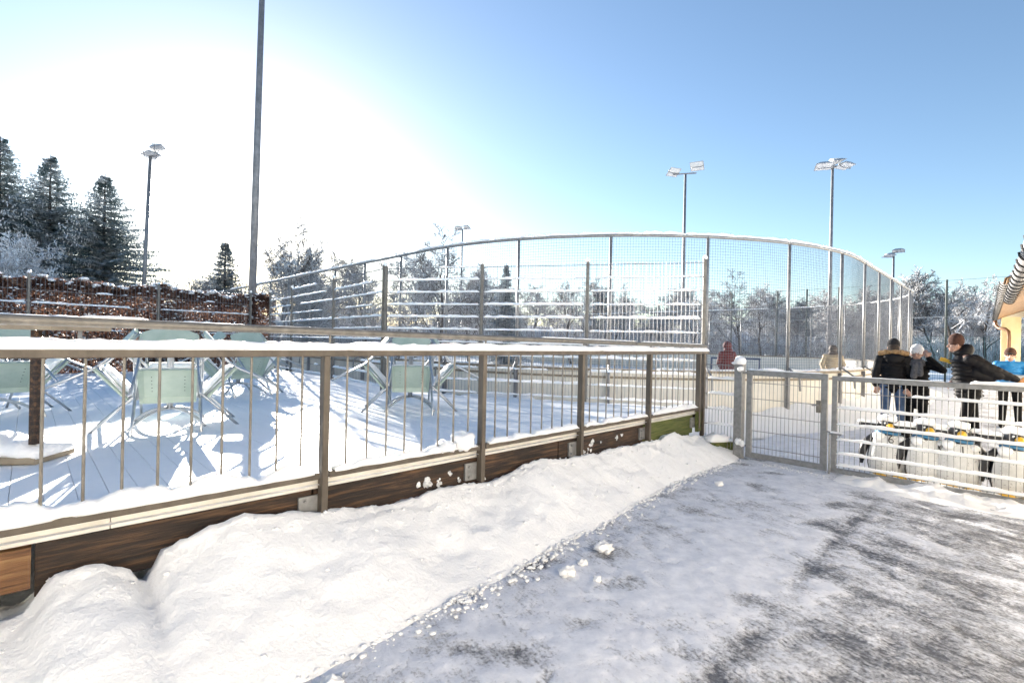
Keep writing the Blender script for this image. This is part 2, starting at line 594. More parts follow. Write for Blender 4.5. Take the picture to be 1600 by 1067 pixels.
BANK = []
def build_bank():
    mb = MB()
    ny, nt_ = 420, 46
    vv, ff = [], []
    for i in range(ny + 1):
        y = -3.0 + (7.9 + 3.0) * i / ny
        w = interp(bank_width, y) * (1 + 0.06 * noise.noise(V(y * 2.1, 1, 1)) + 0.03 * noise.noise(V(y * 9, 4, 1)))
        top = interp(bank_top, y)
        for j in range(nt_ + 1):
            t = j / nt_
            d = -0.28 + (w + 0.30) * t
            p = rail_pt(y, 0, d)
            tt = max(0.0, d / w)
            # rounded crest, long slope, crisp shovel-cut toe
            if d < 0.04:
                h = top * (1 - 0.3 * min(1, (0.04 - d) / 0.3))
            else:
                e = (1 - tt)
                h = top * (0.25 * max(0, e) ** 0.5 + 0.75 * max(0.0, e) ** 1.15)
            amp = min(1.0, max(0.0, (1 - tt) * 3))
            h += amp * (0.06 * noise.noise(V(p.x * 1.7, p.y * 1.7, 3)) + 0.022 * noise.noise(V(p.x * 5.5, p.y * 5.5, 8))
                        + 0.011 * noise.noise(V(p.x * 17, p.y * 17, 5)) + 0.008 * noise.noise(V(p.x * 38, p.y * 38, 2)))
            if d < .3: h += amp * .03 * abs(noise.noise(V(p.x * 11, p.y * 11, 6))) * (1 - max(0, d) / .3)
            if tt >= 1.0: h = -0.02
            elif tt > 0.9: h = max(h, 0.018 + 0.02 * noise.noise(V(y * 7, 2, 2)))
            vv.append((p.x, p.y, h + 0.01))
            if .02 < d < w * .97: BANK.append((p.x, p.y, h + .01, y, d / w))
    for i in range(ny):
        for j in range(nt_):
            a = i * (nt_ + 1) + j
            ff.append((a, a + 1, a + nt_ + 2, a + nt_ + 1))
    mb.add(vv, [tuple(reversed(f)) for f in ff])
    o = mb.build('snow_bank', 'snow', smooth=True)
    o['kind'] = 'structure'
    o['label'] = 'long shovelled snow bank sloping from the terrace to the path'
build_bank()

# crumbs and lumps broken off the bank
def chunk(mb, c, r, rnd):
    """small angular snow crumb, half sunk"""
    vv = []
    for d in ((1, 0, 0), (-1, 0, 0), (0, 1, 0), (0, -1, 0), (.1, .1, 1), (0, 0, -1), (.7, .7, .5), (-.7, .6, .4), (-.6, -.7, .5), (.7, -.6, .4)):
        k = r * rnd.uniform(.65, 1.25)
        vv.append(Vector(c) + V(d[0] * k, d[1] * k, d[2] * k * .75))
    f = [(4, 6, 7), (4, 7, 8), (4, 8, 9), (4, 9, 6), (6, 0, 2), (6, 2, 7), (7, 2, 1), (7, 1, 8), (8, 1, 3), (8, 3, 9), (9, 3, 0), (9, 0, 6), (5, 2, 0), (5, 1, 2), (5, 3, 1), (5, 0, 3)]
    mb.add(vv, f)
def build_crumbs():
    mb = MB()
    rnd = random.Random(3)
    for k in range(80):
        y0 = rnd.uniform(1.8, 4.2) if k < 22 else rnd.uniform(3.6, 7.5)
        m = rnd.randrange(4, 26)
        sp = rnd.uniform(.05, .16)
        for i in range(m):
            y = y0 + rnd.gauss(0, sp)
            off = interp(bank_width, y) + abs(rnd.gauss(0, .085)) - .04
            r = .005 + .018 * rnd.random() ** 3
            chunk(mb, rail_pt(y, .03 + r * .25, off), r, rnd)
    got = 0
    while got < 420:
        x_, y_, z_, yy, dd = rnd.choice(BANK)
        if yy < 1.9: continue
        # clods gather along the crest and towards the gate
        if rnd.random() > (.9 if dd < .22 else (.55 if yy > 5.0 else .12)): continue
        r = .004 + .016 * rnd.random() ** 2.5
        chunk(mb, (x_ + rnd.uniform(-.02, .02), y_ + rnd.uniform(-.02, .02), z_), r, rnd)
        got += 1
    for k in range(26):
        t0 = rnd.uniform(-.3, 3.4)
        for i in range(rnd.randrange(4, 20)):
            t = t0 + rnd.gauss(0, .12)
            p = V(3.4, 6.95) - E2 * t + (-E1) * abs(rnd.gauss(0, .08))
            r = .004 + .013 * rnd.random() ** 2.5
            chunk(mb, (p.x, p.y, .03 + r * .25), r, rnd)
    mb.build('snow_crumbs', 'snow_crumb', smooth=True, kind='stuff', label='loose snow crumbs strewn along the foot of the bank')
build_crumbs()
lump_spots = [((0.75, 3.86), 0.055, 'largest snow lump lying on the path beside the bank'),
              ((0.42, 3.45), 0.045, 'wide low snow lump between the bank and the larger lump'),
              ((0.55, 3.62), 0.027, 'small round snow lump between two bigger lumps on the path'),
              ((0.62, 3.38), 0.022, 'small snow lump lying nearest the camera on the scraped path'),
              ((2.45, 5.75), 0.035, 'lone snow lump on the path before the small gate'),
              ((-0.80, 2.28), 0.04, 'snow lump at the bank foot near the bottom edge of the picture')]
for i, (p, r, lab) in enumerate(lump_spots):
    mb = MB()
    mb.ball((0, 0, r * 0.55), (r * 1.3, r, r * 0.8), 14, 9, 0.8, i * 3.3 + 1)
    for k in range(7):
        a = k * 1.3 + i
        mb.ball((math.cos(a) * r * 0.9, math.sin(a) * r * 0.8, r * (.2 + .12 * (k % 4))), r * (.3 + .1 * (k % 3)), 8, 6, 0.9, k + i * 7)
    o = mb.build('snow_lump', 'snow_crumb', smooth=True)
    o.location = (p[0], p[1], 0.026)
    tag(o, lab, 'snow lump', 'snow lumps on the path')

# snow ridge under and before the gate
def gate_pt(t, z=0.0, off=0.0):
    """t metres from the gate post towards the right along the gate line; off > 0 behind the gate"""
    return V(3.40, 7.20, z) - E2 * t + E1 * off
mb = MB()
vv, ff = [], []
na, nb = 150, 22
for i in range(na + 1):
    t = 1.15 + 3.6 * i / na
    for j in range(nb + 1):
        v = j / nb
        p = gate_pt(t, 0, -0.55 + 1.0 * v)
        e = math.sin(math.pi * v) ** 0.8 * min(1, (t - 1.15) / 0.35)
        h = e * (0.07 + 0.07 * noise.noise(V(p.x * 3, p.y * 3, 1)) + 0.06 * noise.noise(V(p.x * 7, p.y * 7, 3)) + .02 * noise.noise(V(p.x * 19, p.y * 19, 3)))
        vv.append((p.x, p.y, 0.004 + max(0, h)))
for i in range(na):
    for j in range(nb):
        a = i * (nb + 1) + j
        ff.append((a, a + nb + 1, a + nb + 2, a + 1))
mb.add(vv, [tuple(reversed(f)) for f in ff])
o = mb.build('snow_ridge', 'snow', smooth=True, kind='structure')

# ------------------------------------------------------------------ terrace deck
CORNER = rail_pt(7.44)
A1, A2, CC = V(3.01, 7.75), V(-2.37, 9.2), V(-7.55, 15.35)
H0, H1 = V(-13.6, 7.65), V(-7.95, 15.15)
poly = [rail_pt(-2.0), CORNER, A1, A2, CC, H1, H0]
deck = thing('terrace_deck', 'raised plank terrace under thin snow behind the railing', 'terrace', tuple(rail_pt(3.4)))
deck['kind'] = 'structure'
DZ = 0.67

def clip_line(o, d):
    """range of parameters where the line o + d*t lies in the terrace outline"""
    ts = []
    n = len(poly)
    for i in range(n):
        a, b = poly[i], poly[(i + 1) % n]
        e = b - a
        den = d.x * e.y - d.y * e.x
        if abs(den) < 1e-9: continue
        w = a - o
        t = (w.x * e.y - w.y * e.x) / den
        u = (w.x * d.y - w.y * d.x) / den
        if -1e-6 <= u <= 1 + 1e-6: ts.append(t)
    return (min(ts), max(ts)) if len(ts) >= 2 else None

mbu = MB()
mbu.add([(p.x, p.y, DZ - 0.03) for p in poly], [tuple(range(len(poly)))])
mbu.build('deck_base', 'deck_snow', deck)
base = rail_pt(3.4)
PW = 0.146
k = 0
for i in range(-52, 48):
    o = base + E1 * (i * PW)
    r = clip_line(o, E2)
    if not r or r[1] - r[0] < 0.15: continue
    a, b = max(r[0], 0) + 0.082, r[1] - 0.02
    mb = MB()
    dz = 0.0015 * random.uniform(-1, 1)
    mb.beam(o + E2 * a + V(0, 0, DZ - 0.012 + dz), o + E2 * b + V(0, 0, DZ - 0.012 + dz * 0.3), PW - 0.003, 0.024, bev=0.002)
    mb.build('plank', 'deck_snow', deck)

# metal edge trim, fascia boards, support posts under the terrace
YS = [-1.85, -0.84, 0.17, 1.18, 2.19, 3.40, 4.41, 5.42, 6.43, 7.44]
for a, b in ((-2.0, 2.6), (2.603, 5.0), (5.003, 7.46)):
    mb = MB()
    mb.beam(rail_pt(a, 0.637, -0.055), rail_pt(b, 0.637, -0.055), 0.03, 0.062, bev=0.004)
    mb.build('edge_trim', 'trim', deck)
    mb = MB()
    mb.ridge(rail_pt(a + .01, 0.668, -0.07), rail_pt(b - .01, 0.668, -0.07), 0.07, 0.014, a, 0.06, 0.3)
    mb.build('snow_strip', 'snow_fine', deck, smooth=True)
for a, b, m_ in ((-2.0, 1.5, 'fascia'), (2.40, 3.36, 'fascia'), (3.37, 5.2, 'fascia'), (5.21, 6.4, 'fascia'), (6.405, 7.40, 'mossy')):
    mb = MB()
    mb.beam(rail_pt(a, 0.47, -0.085), rail_pt(b, 0.47, -0.085), 0.06, 0.27, bev=0.006)
    mb.build('fascia_board', m_, deck)
mb = MB()       # cut pine beam end sticking out at the left
mb.beam(rail_pt(1.2, 0.50, -0.07), rail_pt(2.39, 0.495, -0.07), 0.10, 0.20, bev=0.006)
mb.build('beam_end', 'pine', deck, label='bright sawn beam end under the terrace edge')
for y in (1.9, 3.0, 4.9, 6.0):
    mb = MB()
    mb.beam(rail_pt(y, -0.02, -0.17), rail_pt(y, 0.36, -0.17), 0.12, 0.12, up=E1)
    mb.build('support_post', 'fascia', deck)
mb = MB()
mb.beam(rail_pt(7.28, -0.02, -0.12), rail_pt(7.28, 0.345, -0.12), 0.14, 0.14, up=E1, bev=.01)
mb.build('support_post', 'mossy', deck, label='mossy green support post at the terrace corner')
mb = MB()
mb.beam(V(2.98, 7.36, 0.16), V(3.36, 7.46, 0.16), 0.12, 0.14, bev=.01)
mb.build('step_sleeper', 'mossy', deck, label='mossy sleeper beside the terrace corner')
mb = MB()
mb.ridge(V(2.94, 7.36, 0.23), V(3.40, 7.47, 0.23), 0.2, 0.13, 4, .04, .4)
mb.build('snow_strip', 'snow_fine', deck, smooth=True)
mb = MB()       # end board of the terrace towards the gate
mb.beam(CORNER + V(0, 0, 0.5) - E1 * .03, A1 + V(0, 0, 0.5), 0.05, 0.3)
mb.build('end_board', 'mossy', deck)
# back skirt boards under the rear edge
for a, b in ((A1, A2), (A2, CC)):
    mb = MB()
    mb.beam(a + V(0, 0, 0.5), b + V(0, 0, 0.5), 0.05, 0.27)
    mb.build('skirt_board', 'fascia', deck)
# splats of snow stuck on the fascia
rnd = random.Random(11)
for y, z, w, h in ((4.02, 0.47, 0.09, 0.065), (4.12, 0.44, 0.05, .03), (4.2, 0.5, 0.02, .03), (4.27, .43, .022, .02), (4.33, .44, .015, .022), (3.56, 0.37, 0.06, .02), (4.46, .41, .03, .03),
                   (5.62, .5, .05, .07), (5.3, .38, .025, .025), (5.5, .49, .02, .02), (5.52, .42, .02, .02), (5.75, .49, .018, .015), (5.58, .44, .02, .035), (5.98, .5, .03, .03), (6.06, .52, .03, .02), (5.38, .5, .01, .02), (4.8, .41, .02, .022), (2.45, .39, .05, .03)):
    mb = MB()
    c = rail_pt(y, z, -0.05)
    for k in range(16):
        g_ = abs(rnd.gauss(0, .5))
        an = rnd.uniform(0, 6.28)
        q = c + E1 * (math.cos(an) * g_ * w) + V(0, 0, math.sin(an) * g_ * h)
        rr_ = min(w, h) * rnd.uniform(.18, .5)
        mb.ball(q + E2 * (rr_ * .55), (rr_, rr_, rr_ * rnd.uniform(.7, 1.2)), 8, 6, .6, rnd.uniform(0, 50))
    mb.build('snow_splat', 'snow_fine', deck, smooth=True)

# ------------------------------------------------------------------ terrace railing
rail = thing('terrace_railing', 'brown steel bar railing with thick snow along its top rail', 'railing', tuple(rail_pt(3.4, 0.40)))
mb = MB()
mb.beam(rail_pt(-2.2, 1.545), rail_pt(7.62, 1.545), 0.075, 0.05, bev=0.005)
mb.build('top_rail', 'brown_steel', rail)
mb = MB()
mb.ridge(rail_pt(-2.2, 1.57), rail_pt(7.63, 1.562), 0.085, 0.052, 2, 0.03, 0.42, freq=4.5)
mb.build('snow_cap', 'snow_fine', rail, smooth=True)
for y in YS:
    mb = MB()
    mb.beam(rail_pt(y, 0.40), rail_pt(y, 1.52), 0.07, 0.045, up=E1, bev=0.004)
    p = mb.build('post', 'brown_steel', rail)
    mb = MB()
    mb.beam(rail_pt(y, 0.415, -0.043) - E1 * .07, rail_pt(y, 0.415, -0.043) - E1 * .07 + V(0, 0, .15), 0.02, 0.16, up=E1)
    mb.build('bracket_plate', 'galv', p)
    for dz in (.03, .12):
        mb = MB()
        c = rail_pt(y, .415 + dz, -.03) - E1 * .11
        mb.tube([c, c - E2 * .016], .011, 6)
        mb.build('bolt', 'galv', p)
    mb = MB()
    mb.tube([rail_pt(y + .02, 1.57), rail_pt(y + .02, 1.69)], 0.008, 8)
    mb.build('handrail_stub', 'steel', p)
mbp = [(a, b) for a, b in zip(YS, YS[1:])]
for n_, (a, b) in enumerate(mbp):
    mb = MB()
    mb.beam(rail_pt(a + .026, 0.707), rail_pt(b - .026, 0.707), 0.055, 0.046, bev=0.004)
    br = mb.build('bottom_rail', 'brown_steel', rail)
    mb = MB()
    hh = 0.045 if n_ > 4 else .075
    mb.ridge(rail_pt(a + .05, 0.725, -.012), rail_pt(b - .05, 0.725, -.012), 0.095, hh, 5 + n_, 0.025, 0.8, freq=6)
    if n_ == 5:
        mb.ball(rail_pt(b - .15, .78), (.11, .10, .085), 14, 9, .35, 3)
        mb.ball(rail_pt(b - .28, .76), (.09, .08, .05), 14, 9, .35, 6)
    mb.build('snow_cap', 'snow_fine', br, smooth=True)
    nb_ = 10 if n_ == 4 else 8
    for k in range(nb_):
        y = a + (b - a) * (k + 1) / (nb_ + 1)
        mb = MB()
        mb.tube([rail_pt(y, 0.72), rail_pt(y, 1.525)], 0.0075, 8, False)
        mb.build('bar', 'steel', rail)
mb = MB()   # corner post just behind the last post
mb.beam(rail_pt(7.58, 0.12, -.02), rail_pt(7.58, 1.52, -.02), 0.06, 0.05, up=E1, bev=.004)
mb.build('post', 'brown_steel', rail)
mb = MB()
hr = [rail_pt(y, 1.705 - 0.0125 * (y - 2.3)) for y in (-2.2, 0, 2, 4, 6, 7.6)]
mb.tube(hr, 0.025, 12)
hp = mb.build('handrail_pipe', 'steel', rail, smooth=True)
mb = MB()
for a, b in ((0.3, 0.9), (2.5, 2.7), (4.95, 6.2), (6.3, 7.5)):
    z = lambda y: 1.729 - 0.0125 * (y - 2.3)
    mb.ridge(rail_pt(a, z(a)), rail_pt(b, z(b)), 0.03, 0.012, a, .04, .4)
mb.build('snow_cap', 'snow_fine', hp, smooth=True)

# ------------------------------------------------------------------ wire mesh fences
def wire_fence(root, pts, z0, z1, mat, npost=True, wires=26, rows=None, snow=True, post_w=0.06, seed=0, post_z0=None, topwire=True, snowgap=0.12, rw=.0038):
    rnd = random.Random(seed)
    n = len(pts)
    for i, p in enumerate(pts):
        if not npost: break
        mb = MB()
        d = (pts[min(i + 1, n - 1)] - pts[max(i - 1, 0)]).normalized()
        pz = z0 if post_z0 is None else post_z0
        mb.beam(p + V(0, 0, pz), p + V(0, 0, z1 + .03), post_w, post_w * .75, up=d, bev=.005)
        po = mb.build('post', mat, root)
        if snow:
            mb = MB()
            mb.ball(p + V(0, 0, z1 + .045), (post_w * .62, post_w * .6, .045), 10, 6, .3, i + seed)
            mb.build('snow_cap', 'snow_fine', po, smooth=True)
    rows = rows or [z1 - .03 - .2 * k for k in range(int((z1 - z0) / .2) + 1)]
    for i in range(n - 1):
        a, b = pts[i], pts[i + 1]
        d = (b - a)
        L = d.length
        d.normalize()
        s = V(d.y, -d.x)
        mb = MB()
        for k in range(wires):
            q = a + d * (L * (k + .5) / wires)
            mb.tube([q + V(0, 0, z0 + .03), q + V(0, 0, z1)], rw, 4, False)
        for z in rows:
            for sg in (-1, 1):
                mb.tube([a + s * (.008 * sg) + V(0, 0, z), b + s * (.008 * sg) + V(0, 0, z)], rw * 1.7, 4, False)
        mb.build('wire_mesh', 'mast', root, kind='stuff')
        if snow:
            for r_, z in enumerate(rows):
                t0, t1 = .05, L - .05
                if rnd.random() < snowgap:
                    t1 = L * rnd.uniform(.35, .8)
                if rnd.random() < snowgap:
                    t0 = min(t1 - .2, L * rnd.uniform(.1, .5))
                if r_ == 0 and rnd.random() < .6: continue
                mb = MB()
                mb.ridge(a + d * t0 + V(0, 0, z), a + d * t1 + V(0, 0, z), .036, rnd.uniform(.028, .044), rnd.uniform(0, 90), .04, .6, freq=7)
                mb.build('snow_strip', 'snow_fine', root, smooth=True)

fA = thing('mesh_fence', 'tall double bar mesh fence with snow on its bars, facing the rink curve', 'fence', tuple(A1 + V(0, 0, 0)))
PA = [A1, V(1.24, 8.22), V(-0.55, 8.71), A2]
wire_fence(fA, PA, .72, 2.98, 'steel', wires=30, seed=3, post_z0=.0, snowgap=.1, rows=[2.95 - .222 * k for k in range(11)])
fB = thing('mesh_fence', 'tall mesh fence running back from the terrace corner to the hedge', 'fence', tuple(A2 + V(-.05, .06, 0)))
PB = [A2 + V(-.06, .07), V(-4.14, 11.4), V(-6.20, 13.85), CC]
wire_fence(fB, PB[:], .72, 3.0, 'steel', wires=34, seed=8, post_z0=.5, rows=[2.97 - .222 * k for k in range(11)], snowgap=.2)
fH = thing('mesh_fence', 'mesh fence standing in front of the brown beech hedge', 'fence', tuple(H1))
dH = (H1 - H0).normalized()
PH = [H1 - dH * .1, H1 - dH * 2.5, H1 - dH * 5.0, H1 - dH * 7.4, H1 - dH * 9.3]
wire_fence(fH, PH, .70, 2.95, 'steel', wires=32, seed=12, post_z0=.5, rows=[2.9 - .3 * k for k in range(8)], snowgap=.5)

# mesh panel between terrace corner and gate post
fG = thing('side_fence', 'narrow mesh panel between the terrace corner and the gate post', 'fence', (3.0, 7.62, 0))
wire_fence(fG, [V(2.99, 7.60), V(3.36, 7.235)], .1, 1.38, 'steel', npost=False, wires=11, rows=[1.36, 1.15, .92, .69, .46, .24], seed=2, snowgap=0)

# ------------------------------------------------------------------ gate
gpost = thing('gate_post', 'square grey gate post wearing a ball of snow', 'gate post', tuple(gate_pt(-.06)))
mb = MB()
mb.beam(gate_pt(-.06, 0.0), gate_pt(-.06, 1.36), .12, .12, up=E1, bev=.008)
mb.build('post_tube', 'galv', gpost)
mb = MB()
mb.beam(gate_pt(-.06, 1.36), gate_pt(-.06, 1.385), .13, .13, up=E1)
mb.build('post_cap', 'galv', gpost)
mb = MB()
mb.ball(gate_pt(-.06, 1.43), (.085, .085, .075), 14, 9, .2, 2)
mb.ball(gate_pt(-.10, 1.40), (.08, .06, .03), 12, 8, .3, 5)
mb.build('snow_ball', 'snow_fine', gpost, smooth=True)
mb = MB()
for z in (.22, 1.27):
    mb.tube([gate_pt(-.01, z - .05, -.075), gate_pt(-.01, z + .05, -.075)], .022, 8)
    mb.tube([gate_pt(-.06, z, -.05), gate_pt(.06, z, -.05)], .014, 6)
mb.build('hinge', 'galv', gpost)
mb = MB()
mb.ball(gate_pt(-.03, .27, -.09), (.05, .05, .05), 10, 7, .4, 8)
mb.ball(gate_pt(.02, .25, -.09), (.035, .035, .045), 10, 7, .4, 9)
mb.ball(gate_pt(-.02, 1.32, -.085), (.045, .035, .04), 10, 7, .4, 4)
mb.build('snow_clump', 'snow_fine', gpost, smooth=True)

def gate_leaf(root, t0, t1, z0, z1, rows, nbar, fw, snow, seed):
    mb = MB()
    mb.beam(gate_pt(t0, z1 - fw / 2), gate_pt(t1, z1 - fw / 2), .05, fw, bev=.004)
    tr = mb.build('top_rail', 'galv', root)
    mb = MB()
    mb.beam(gate_pt(t0, z0 + fw / 2), gate_pt(t1, z0 + fw / 2), .05, fw, bev=.004)
    mb.build('bottom_rail', 'galv', root)
    for t in (t0 + fw / 2, t1 - fw / 2):
        mb = MB()
        mb.beam(gate_pt(t, z0 + fw), gate_pt(t, z1 - fw), .05, fw, up=E2, bev=.004)
        mb.build('stile', 'galv', root)
    for k in range(nbar):
        t = t0 + fw + (t1 - t0 - 2 * fw) * (k + .5) / nbar
        mb = MB()
        mb.tube([gate_pt(t, z0 + fw), gate_pt(t, z1 - fw)], .0036, 5, False)
        mb.build('wire_bar', 'galv', root)
    for i, z in enumerate(rows):
        mb = MB()
        for sg in (-1, 1):
            mb.tube([gate_pt(t0 + fw, z, .008 * sg), gate_pt(t1 - fw, z, .008 * sg)], .0045, 5, False)
        cb = mb.build('cross_bar', 'galv', root)
        if snow:
            mb = MB()
            mb.ridge(gate_pt(t0 + fw + (.0 if i else .75), z + .003), gate_pt(t1 - fw, z + .003), .055, snow * (.8 if i == 0 else 1), seed + i, .03, .45, freq=7)
            mb.build('snow_strip', 'snow_fine', cb, smooth=True)
    return tr

g1 = thing('gate', 'small closed grey gate leaf with fine bars and lock', 'gate', tuple(gate_pt(.04)))
gate_leaf(g1, .045, 1.06, .05, 1.31, [1.13, .90, .67, .44, .21], 17, .075, 0, 1)
mb = MB()
mb.beam(gate_pt(.965, .80, -.04), gate_pt(.965, .96, -.04), .03, .05, up=E2)
mb.build('lock_plate', 'steel', g1)
mb = MB()
mb.tube([gate_pt(.965, .90, -.05), gate_pt(.965, .90, -.10), gate_pt(.90, .895, -.105)], .009, 6)
mb.build('handle', 'galv', g1)
mb = MB()
mb.ridge(gate_pt(.1, 1.309), gate_pt(1.0, 1.309), .05, .012, 3, .04, .4)
mb.build('snow_cap', 'snow_fine', g1, smooth=True)

g2 = thing('gate', 'wide grey mesh gate with snow on every cross bar, before the penguins', 'gate', tuple(gate_pt(1.11)))
gate_leaf(g2, 1.11, 4.2, .045, 1.29, [1.085, .875, .665, .47, .29, .14], 54, .06, .034, 30)
mb = MB()
mb.ridge(gate_pt(2.42, 1.288), gate_pt(4.2, 1.288), .06, .035, 3, .04, .3)
mb.ridge(gate_pt(1.2, 1.289), gate_pt(2.2, 1.289), .05, .009, 6, .04, .5)
mb.build('snow_cap', 'snow_fine', g2, smooth=True)
mb = MB()
mb.tube([gate_pt(1.10, .02, -.05), gate_pt(1.10, .55, -.05)], .012, 8)
mb.tube([gate_pt(1.10, .55, -.05), gate_pt(1.23, .55, -.06)], .012, 8)
mb.tube([gate_pt(1.02, .585, -.05), gate_pt(1.12, .56, -.055)], .009, 8)
mb.build('drop_bolt', 'galv', g2)
mb = MB()
mb.ridge(gate_pt(1.11, .562, -.055), gate_pt(1.25, .562, -.06), .035, .022, 3, .02, .3)
mb.build('snow_strip', 'snow_fine', g2, smooth=True)

# ------------------------------------------------------------------ ice rink barrier and net
C0 = V(3.1, 6.9)
RR, WW, LL = 7.5, 24.0, 46.0
def rink_path():
    out = []
    def seg(a, b):
        n = max(1, int((b - a).length / 0.5))
        for i in range(n): out.append(a + (b - a) * (i / n))
    def arc(c, a0, a1):
        n = 26
        for i in range(n):
            t = a0 + (a1 - a0) * i / n
            out.append(c + E1 * (RR * math.cos(t)) + E2 * (RR * math.sin(t)))
    seg(C0 + E2 * LL, C0 + E2 * RR)
    arc(C0 + (E1 + E2) * RR, math.pi, math.pi * 1.5)
    seg(C0 + E1 * RR, C0 + E1 * (WW - RR))
    arc(C0 + E1 * (WW - RR) + E2 * RR, math.pi * 1.5, math.pi * 2)
    seg(C0 + E1 * WW + E2 * RR, C0 + E1 * WW + E2 * LL)
    out.append(C0 + E1 * WW + E2 * LL)
    return out
RP = rink_path()
CUM = [0.0]
for a, b in zip(RP, RP[1:]): CUM.append(CUM[-1] + (b - a).length)
TOT = CUM[-1]
def rp(s):
    s = min(max(s, 0), TOT - 1e-6)
    lo, hi = 0, len(CUM) - 1
    while hi - lo > 1:
        m = (lo + hi) // 2
        if CUM[m] <= s: lo = m
        else: hi = m
    f = (s - CUM[lo]) / max(1e-9, CUM[hi] - CUM[lo])
    return RP[lo].lerp(RP[hi], f)
def rn(s):
    d = (rp(s + .05) - rp(s - .05)).normalized()
    return V(d.y, -d.x)          # outward, towards the camera side
S_APEX = (LL - RR) + RR * math.pi / 4
sheet('rink_ice', [(p.x, p.y) for p in RP], 0.02, 'ice')
rink = thing('rink_barrier', 'curved rink boards in beige with a tall wire net fence on top', 'rink barrier', tuple(rp(S_APEX)))
NT, NB = 3.85, 1.16
def strip(mb, s0, s1, off0, off1, z0, z1, n):
    """closed curved box following the rink outline"""
    vv, ff = [], []
    for i in range(n + 1):
        s = s0 + (s1 - s0) * i / n
        p, q = rp(s), rn(s)
        for o_, z in ((off0, z0), (off1, z0), (off1, z1), (off0, z1)):
            w = p + q * o_
            vv.append((w.x, w.y, z))
    for i in range(n):
        for j in range(4):
            j2 = (j + 1) % 4
            ff.append((i*4+j, i*4+j2, i*4+4+j2, i*4+4+j))
    ff += [(3, 2, 1, 0), (n*4, n*4+1, n*4+2, n*4+3)]
    mb.add(vv, ff)
STEP = 1.95
posts_s = [S_APEX + .8 + STEP * k for k in range(-30, 60)]
posts_s = [s for s in posts_s if 3 < s < TOT - 2]
for s0, s1 in zip(posts_s, posts_s[1:]):
    mb = MB()
    strip(mb, s0 + .006, s1 - .006, -.02, .02, 0.0, 1.085, 5)
    pn = mb.build('board_panel', 'beige', rink)
    near = rp(s0).length < 26
    mb = MB()
    strip(mb, s0 + .003, s1 - .003, -.06, .075, 1.085, 1.135, 5)
    mb.build('ledge', 'ledge', pn)
    if near:
        mb = MB()
        strip(mb, s0 + .006, s1 - .006, .021, .05, 0.94, 0.985, 5)
        mb.build('stringer', 'ledge', pn)
        for k in range(2):
            a = s0 + (s1 - s0) * (k / 2 + .01)
            b = s0 + (s1 - s0) * (k / 2 + .48)
            if random.random() < .12: continue
            mb = MB()
            mb.ridge(rp(a) + V(0, 0, 1.134), rp(b) + V(0, 0, 1.134), .13, random.uniform(.03, .08), a, .08, .5)
            mb.build('snow_strip', 'snow_fine', pn, smooth=True)
for s in posts_s:
    p, q = rp(s), rn(s)
    mb = MB()
    mb.tube([p + q * .05 + V(0, 0, 1.0), p + q * .05 + V(0, 0, NT)], .033, 8)
    po = mb.build('net_post', 'galv', rink, smooth=True)
    mb = MB()
    mb.beam(p + q * .06 + V(0, 0, 0), p + q * .06 + V(0, 0, 1.08), .07, .08, up=q)
    mb.build('board_post', 'mast', po)
    if rp(s).length < 30:
        mb = MB()
        mb.tube([p + q * .06 + V(0, 0, 1.22), p + q * .34 + V(0, 0, 1.02), p + q * .36 + V(0, 0, .75)], .022, 6)
        mb.build('strut', 'galv', po)
# top pipe with snow
mb = MB()
mb.tube([rp(posts_s[0] + (posts_s[-1] - posts_s[0]) * i / 260) + rn(posts_s[0] + (posts_s[-1] - posts_s[0]) * i / 260) * .05 + V(0, 0, NT) for i in range(261)], .034, 8)
tp = mb.build('top_pipe', 'galv', rink, smooth=True)
s = posts_s[0]
while s < posts_s[-1]:
    e = min(s + random.uniform(.7, 1.4), posts_s[-1])
    if random.random() < .9:
        mb = MB()
        mb.ridge(rp(s) + rn(s) * .05 + V(0, 0, NT + .025), rp(e) + rn(e) * .05 + V(0, 0, NT + .025), .06, random.uniform(.035, .065), s, .08, .35)
        mb.build('snow_strip', 'snow_fine', tp, smooth=True)
    s = e + .004
# the net itself
mb = MB()
s_lo, s_hi = posts_s[0], S_APEX + RR * math.pi / 4 + (WW - 2 * RR) + RR * math.pi / 2
s = s_lo
while s < posts_s[-1]:
    p = rp(s)
    D = p.length
    q = p + rn(s) * .015
    mb.tube([q + V(0, 0, NB), q + V(0, 0, NT)], (.0034 if D < 26 else .004), 3, False)
    s += .056 if D < 20 else (.085 if D < 30 else .17)
z = NB
while z < NT:
    n = 330
    pts = []
    for i in range(n + 1):
        s = posts_s[0] + (posts_s[-1] - posts_s[0]) * i / n
        pts.append(rp(s) + rn(s) * .015 + V(0, 0, z))
    mb.tube(pts, .0036, 3, False)
    z += .056
mb.build('wire_net', 'mast', rink, kind='stuff', label='fine square wire net between the rink posts')

# snow drift against the boards
mb = MB()
vv, ff = [], []
na, nb = 260, 16
sa, sb = S_APEX - 14, S_APEX + 26
for i in range(na + 1):
    s = sa + (sb - sa) * i / na
    p, q = rp(s), rn(s)
    top = .42 + .28 * noise.noise(V(s * .55, 3, 0)) + .1 * noise.noise(V(s * 2.3, 1, 0))
    for j in range(nb + 1):
        v = j / nb
        w = p + q * (.024 + 1.15 * v)
        h = top * (1 - v) ** 1.4 + .05 * (1 - v) * noise.noise(V(w.x * 5, w.y * 5, 0)) + .02 * noise.noise(V(w.x * 14, w.y * 14, 0)) * (1 - v)
        vv.append((w.x, w.y, max(h, 0) - .01 + .02 * (1 - v)))
for i in range(na):
    for j in range(nb):
        a = i * (nb + 1) + j
        ff.append((a, a + 1, a + nb + 2, a + nb + 1))
mb.add(vv, [tuple(reversed(f)) for f in ff])
